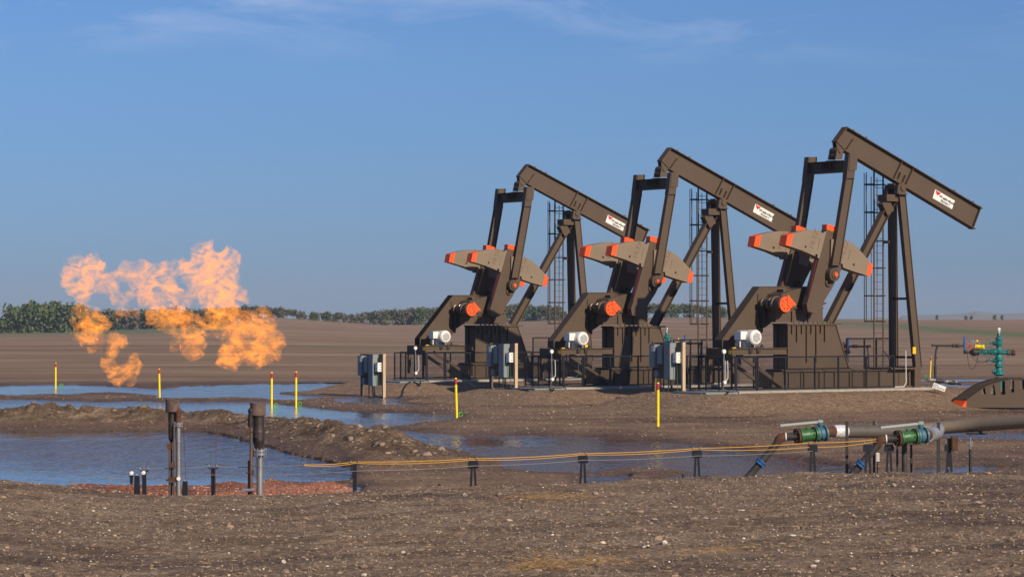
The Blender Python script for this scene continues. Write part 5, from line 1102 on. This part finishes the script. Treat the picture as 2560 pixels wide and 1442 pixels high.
# ------------------------------------------------------------------ flames
def flame_mat():
    m_ = D.materials.new('gas_flame'); m_.use_nodes = True; t = m_.node_tree; n_ = t.nodes; l_ = t.links; n_.remove(n_['Principled BSDF']); out = n_['Material Output']
    co = n_.new('ShaderNodeTexCoord'); mp_ = n_.new('ShaderNodeMapping'); mp_.inputs['Rotation'].default_value = (0, .6, 0); mp_.inputs['Scale'].default_value = (.9, .6, 1.3); l_.new(co.outputs['Object'], mp_.inputs[0])
    a = n_.new('ShaderNodeTexNoise'); a.inputs['Scale'].default_value = 2.3; a.inputs['Detail'].default_value = 10; a.inputs['Roughness'].default_value = .68; a.inputs['Distortion'].default_value = 2.3; l_.new(mp_.outputs[0], a.inputs['Vector'])
    r_ = n_.new('ShaderNodeMapRange'); r_.inputs['From Min'].default_value = .435; r_.inputs['From Max'].default_value = .66; l_.new(a.outputs['Fac'], r_.inputs['Value'])
    pw = n_.new('ShaderNodeMath'); pw.operation = 'POWER'; pw.inputs[1].default_value = 1.2; l_.new(r_.outputs[0], pw.inputs[0])
    em = n_.new('ShaderNodeEmission'); em.inputs['Color'].default_value = (1, .33, .05, 1); sm = n_.new('ShaderNodeMath'); sm.operation = 'MULTIPLY'; sm.inputs[1].default_value = 3.1; l_.new(pw.outputs[0], sm.inputs[0]); l_.new(sm.outputs[0], em.inputs['Strength'])
    ab = n_.new('ShaderNodeVolumeAbsorption'); ab.inputs['Color'].default_value = (.75, .5, .25, 1); sa = n_.new('ShaderNodeMath'); sa.operation = 'MULTIPLY'; sa.inputs[1].default_value = 2.4; l_.new(pw.outputs[0], sa.inputs[0]); l_.new(sa.outputs[0], ab.inputs['Density'])
    b2 = n_.new('ShaderNodeTexNoise'); b2.inputs['Scale'].default_value = 8; b2.inputs['Detail'].default_value = 8; b2.inputs['Roughness'].default_value = .7; b2.inputs['Distortion'].default_value = 2.2; l_.new(mp_.outputs[0], b2.inputs['Vector'])
    r2 = n_.new('ShaderNodeMapRange'); r2.inputs['From Min'].default_value = .40; r2.inputs['From Max'].default_value = .62; r2.inputs['To Min'].default_value = .05; r2.inputs['To Max'].default_value = 2.3; l_.new(b2.outputs['Fac'], r2.inputs['Value'])
    m2 = n_.new('ShaderNodeMath'); m2.operation = 'MULTIPLY'; l_.new(pw.outputs[0], m2.inputs[0]); l_.new(r2.outputs[0], m2.inputs[1]); l_.new(m2.outputs[0], sm.inputs[0]); l_.new(m2.outputs[0], sa.inputs[0])
    ad = n_.new('ShaderNodeAddShader'); l_.new(em.outputs[0], ad.inputs[0]); l_.new(ab.outputs[0], ad.inputs[1]); l_.new(ad.outputs[0], out.inputs['Volume']); return m_
FLM = flame_mat()
def flame(blobs, lab, seed):
    rs = np.random.RandomState(seed); mb_ = D.metaballs.new('mb'); mb_.resolution = .055; mb_.render_resolution = .055; mb_.threshold = .35; ob = D.objects.new('mb', mb_); COL.objects.link(ob)
    x0, z0 = sx(blobs[0][0]/3.2), sz(560+blobs[0][1]/3.2)
    for bx, by, br in blobs:
        e = mb_.elements.new(); e.co = (sx(bx/3.2)-x0, rs.randn()*.05, sz(560+by/3.2)-z0); e.radius = 2.25*br/3.2*K; e.stiffness = 2.0
    bpy.context.view_layer.update(); dg = bpy.context.evaluated_depsgraph_get(); me = D.meshes.new_from_object(ob.evaluated_get(dg)); D.objects.remove(ob); D.metaballs.remove(mb_)
    n_ = len(me.vertices); co = np.zeros(n_*3, np.float32); me.vertices.foreach_get('co', co); co = co.reshape(-1, 3); no = np.zeros(n_*3, np.float32); me.vertex_normals.foreach_get('vector', no); no = no.reshape(-1, 3)
    dsp = (fbm(co[:, 0]*6+co[:, 1]*3, co[:, 2]*6+co[:, 1]*4, 5, seed)*.3+fbm(co[:, 0]*16+co[:, 1]*6, co[:, 2]*16, 4, seed+3)*.13); co += no*dsp[:, None]*[1, .5, 1]; co[:, 1] *= 1.7; me.vertices.foreach_set('co', co.ravel()); me.update(); me.materials.clear(); me.materials.append(FLM)
    me.name = 'flame'; o = D.objects.new('flame', me); COL.objects.link(o); o.location = (x0, YS, z0); return tag(o, lab, 'flame', 'gas flames from the flare stacks')
FL_L = [(620, 350, 70), (600, 440, 60), (620, 520, 60), (650, 600, 50), (740, 350, 60), (790, 400, 40), (780, 490, 55), (870, 490, 60), (920, 560, 50), (970, 600, 40), (1030, 380, 60), (960, 400, 35), (1090, 450, 60), (1010, 580, 40),
        (650, 680, 50), (640, 770, 50), (700, 830, 60), (780, 800, 50), (760, 900, 50), (780, 965, 42), (620, 900, 35), (650, 920, 35), (720, 700, 45), (820, 960, 30), (910, 940, 60), (880, 1040, 50), (890, 1130, 50), (940, 1190, 55), (1010, 1200, 55), (1000, 1230, 35), (1060, 1130, 50), (1090, 1160, 28), (980, 710, 40), (1060, 700, 35),
        (1160, 380, 60), (1170, 460, 65), (1150, 560, 60), (1250, 400, 65), (1320, 430, 60), (1360, 490, 50), (1400, 560, 50), (1450, 620, 45), (1250, 500, 60), (1280, 640, 45), (1220, 620, 40), (1430, 340, 55), (1340, 350, 45), (1120, 600, 30)]
FL_R = [(1600, 240, 60), (1640, 215, 40), (1700, 300, 80), (1600, 350, 80), (1820, 280, 60), (1855, 310, 45), (1760, 380, 90), (1650, 450, 90), (1550, 400, 60), (1800, 480, 80), (1700, 550, 80), (1850, 560, 70), (1920, 600, 40), (1640, 590, 60), (1760, 630, 70), (1590, 520, 50), (1500, 330, 40),
        (1740, 720, 55), (1800, 760, 80), (1830, 860, 85), (1740, 860, 50), (1900, 780, 65), (2000, 790, 80), (2100, 800, 80), (2160, 880, 70), (2190, 960, 50), (1900, 950, 90), (2020, 1000, 85), (2120, 1030, 65), (2220, 1040, 32), (1850, 1040, 70), (1800, 1095, 45), (1900, 1100, 50), (2000, 1090, 45), (2130, 725, 40), (2060, 900, 80),
        (1280, 740, 55), (1380, 720, 65), (1460, 740, 60), (1340, 790, 50), (1440, 830, 60), (1540, 800, 60), (1590, 860, 55), (1560, 940, 65), (1530, 1010, 55), (1430, 960, 38), (1560, 1045, 35), (1225, 730, 35)]
flame(FL_L, 'left ragged orange flame, pink against the sky, blown from the left stack', 5); flame(FL_R, 'right larger orange flame blown from the right stack', 9)
# ------------------------------------------------------------------ air
hz_ = MB().box((-9000, -60, -30), (9000, 9300, 60)).build('haze', D.materials.new('air')); hm = hz_.data.materials[0]; hm.use_nodes = True; t = hm.node_tree; t.nodes.remove(t.nodes['Principled BSDF'])
pv = t.nodes.new('ShaderNodeVolumePrincipled'); pv.inputs['Color'].default_value = (.62, .78, 1, 1); pv.inputs['Density'].default_value = .00012; pv.inputs['Anisotropy'].default_value = .0; t.links.new(pv.outputs[0], t.nodes['Material Output'].inputs['Volume'])
tag(hz_, 'thin blue haze over the far fields and hills', 'haze', None, 'stuff')
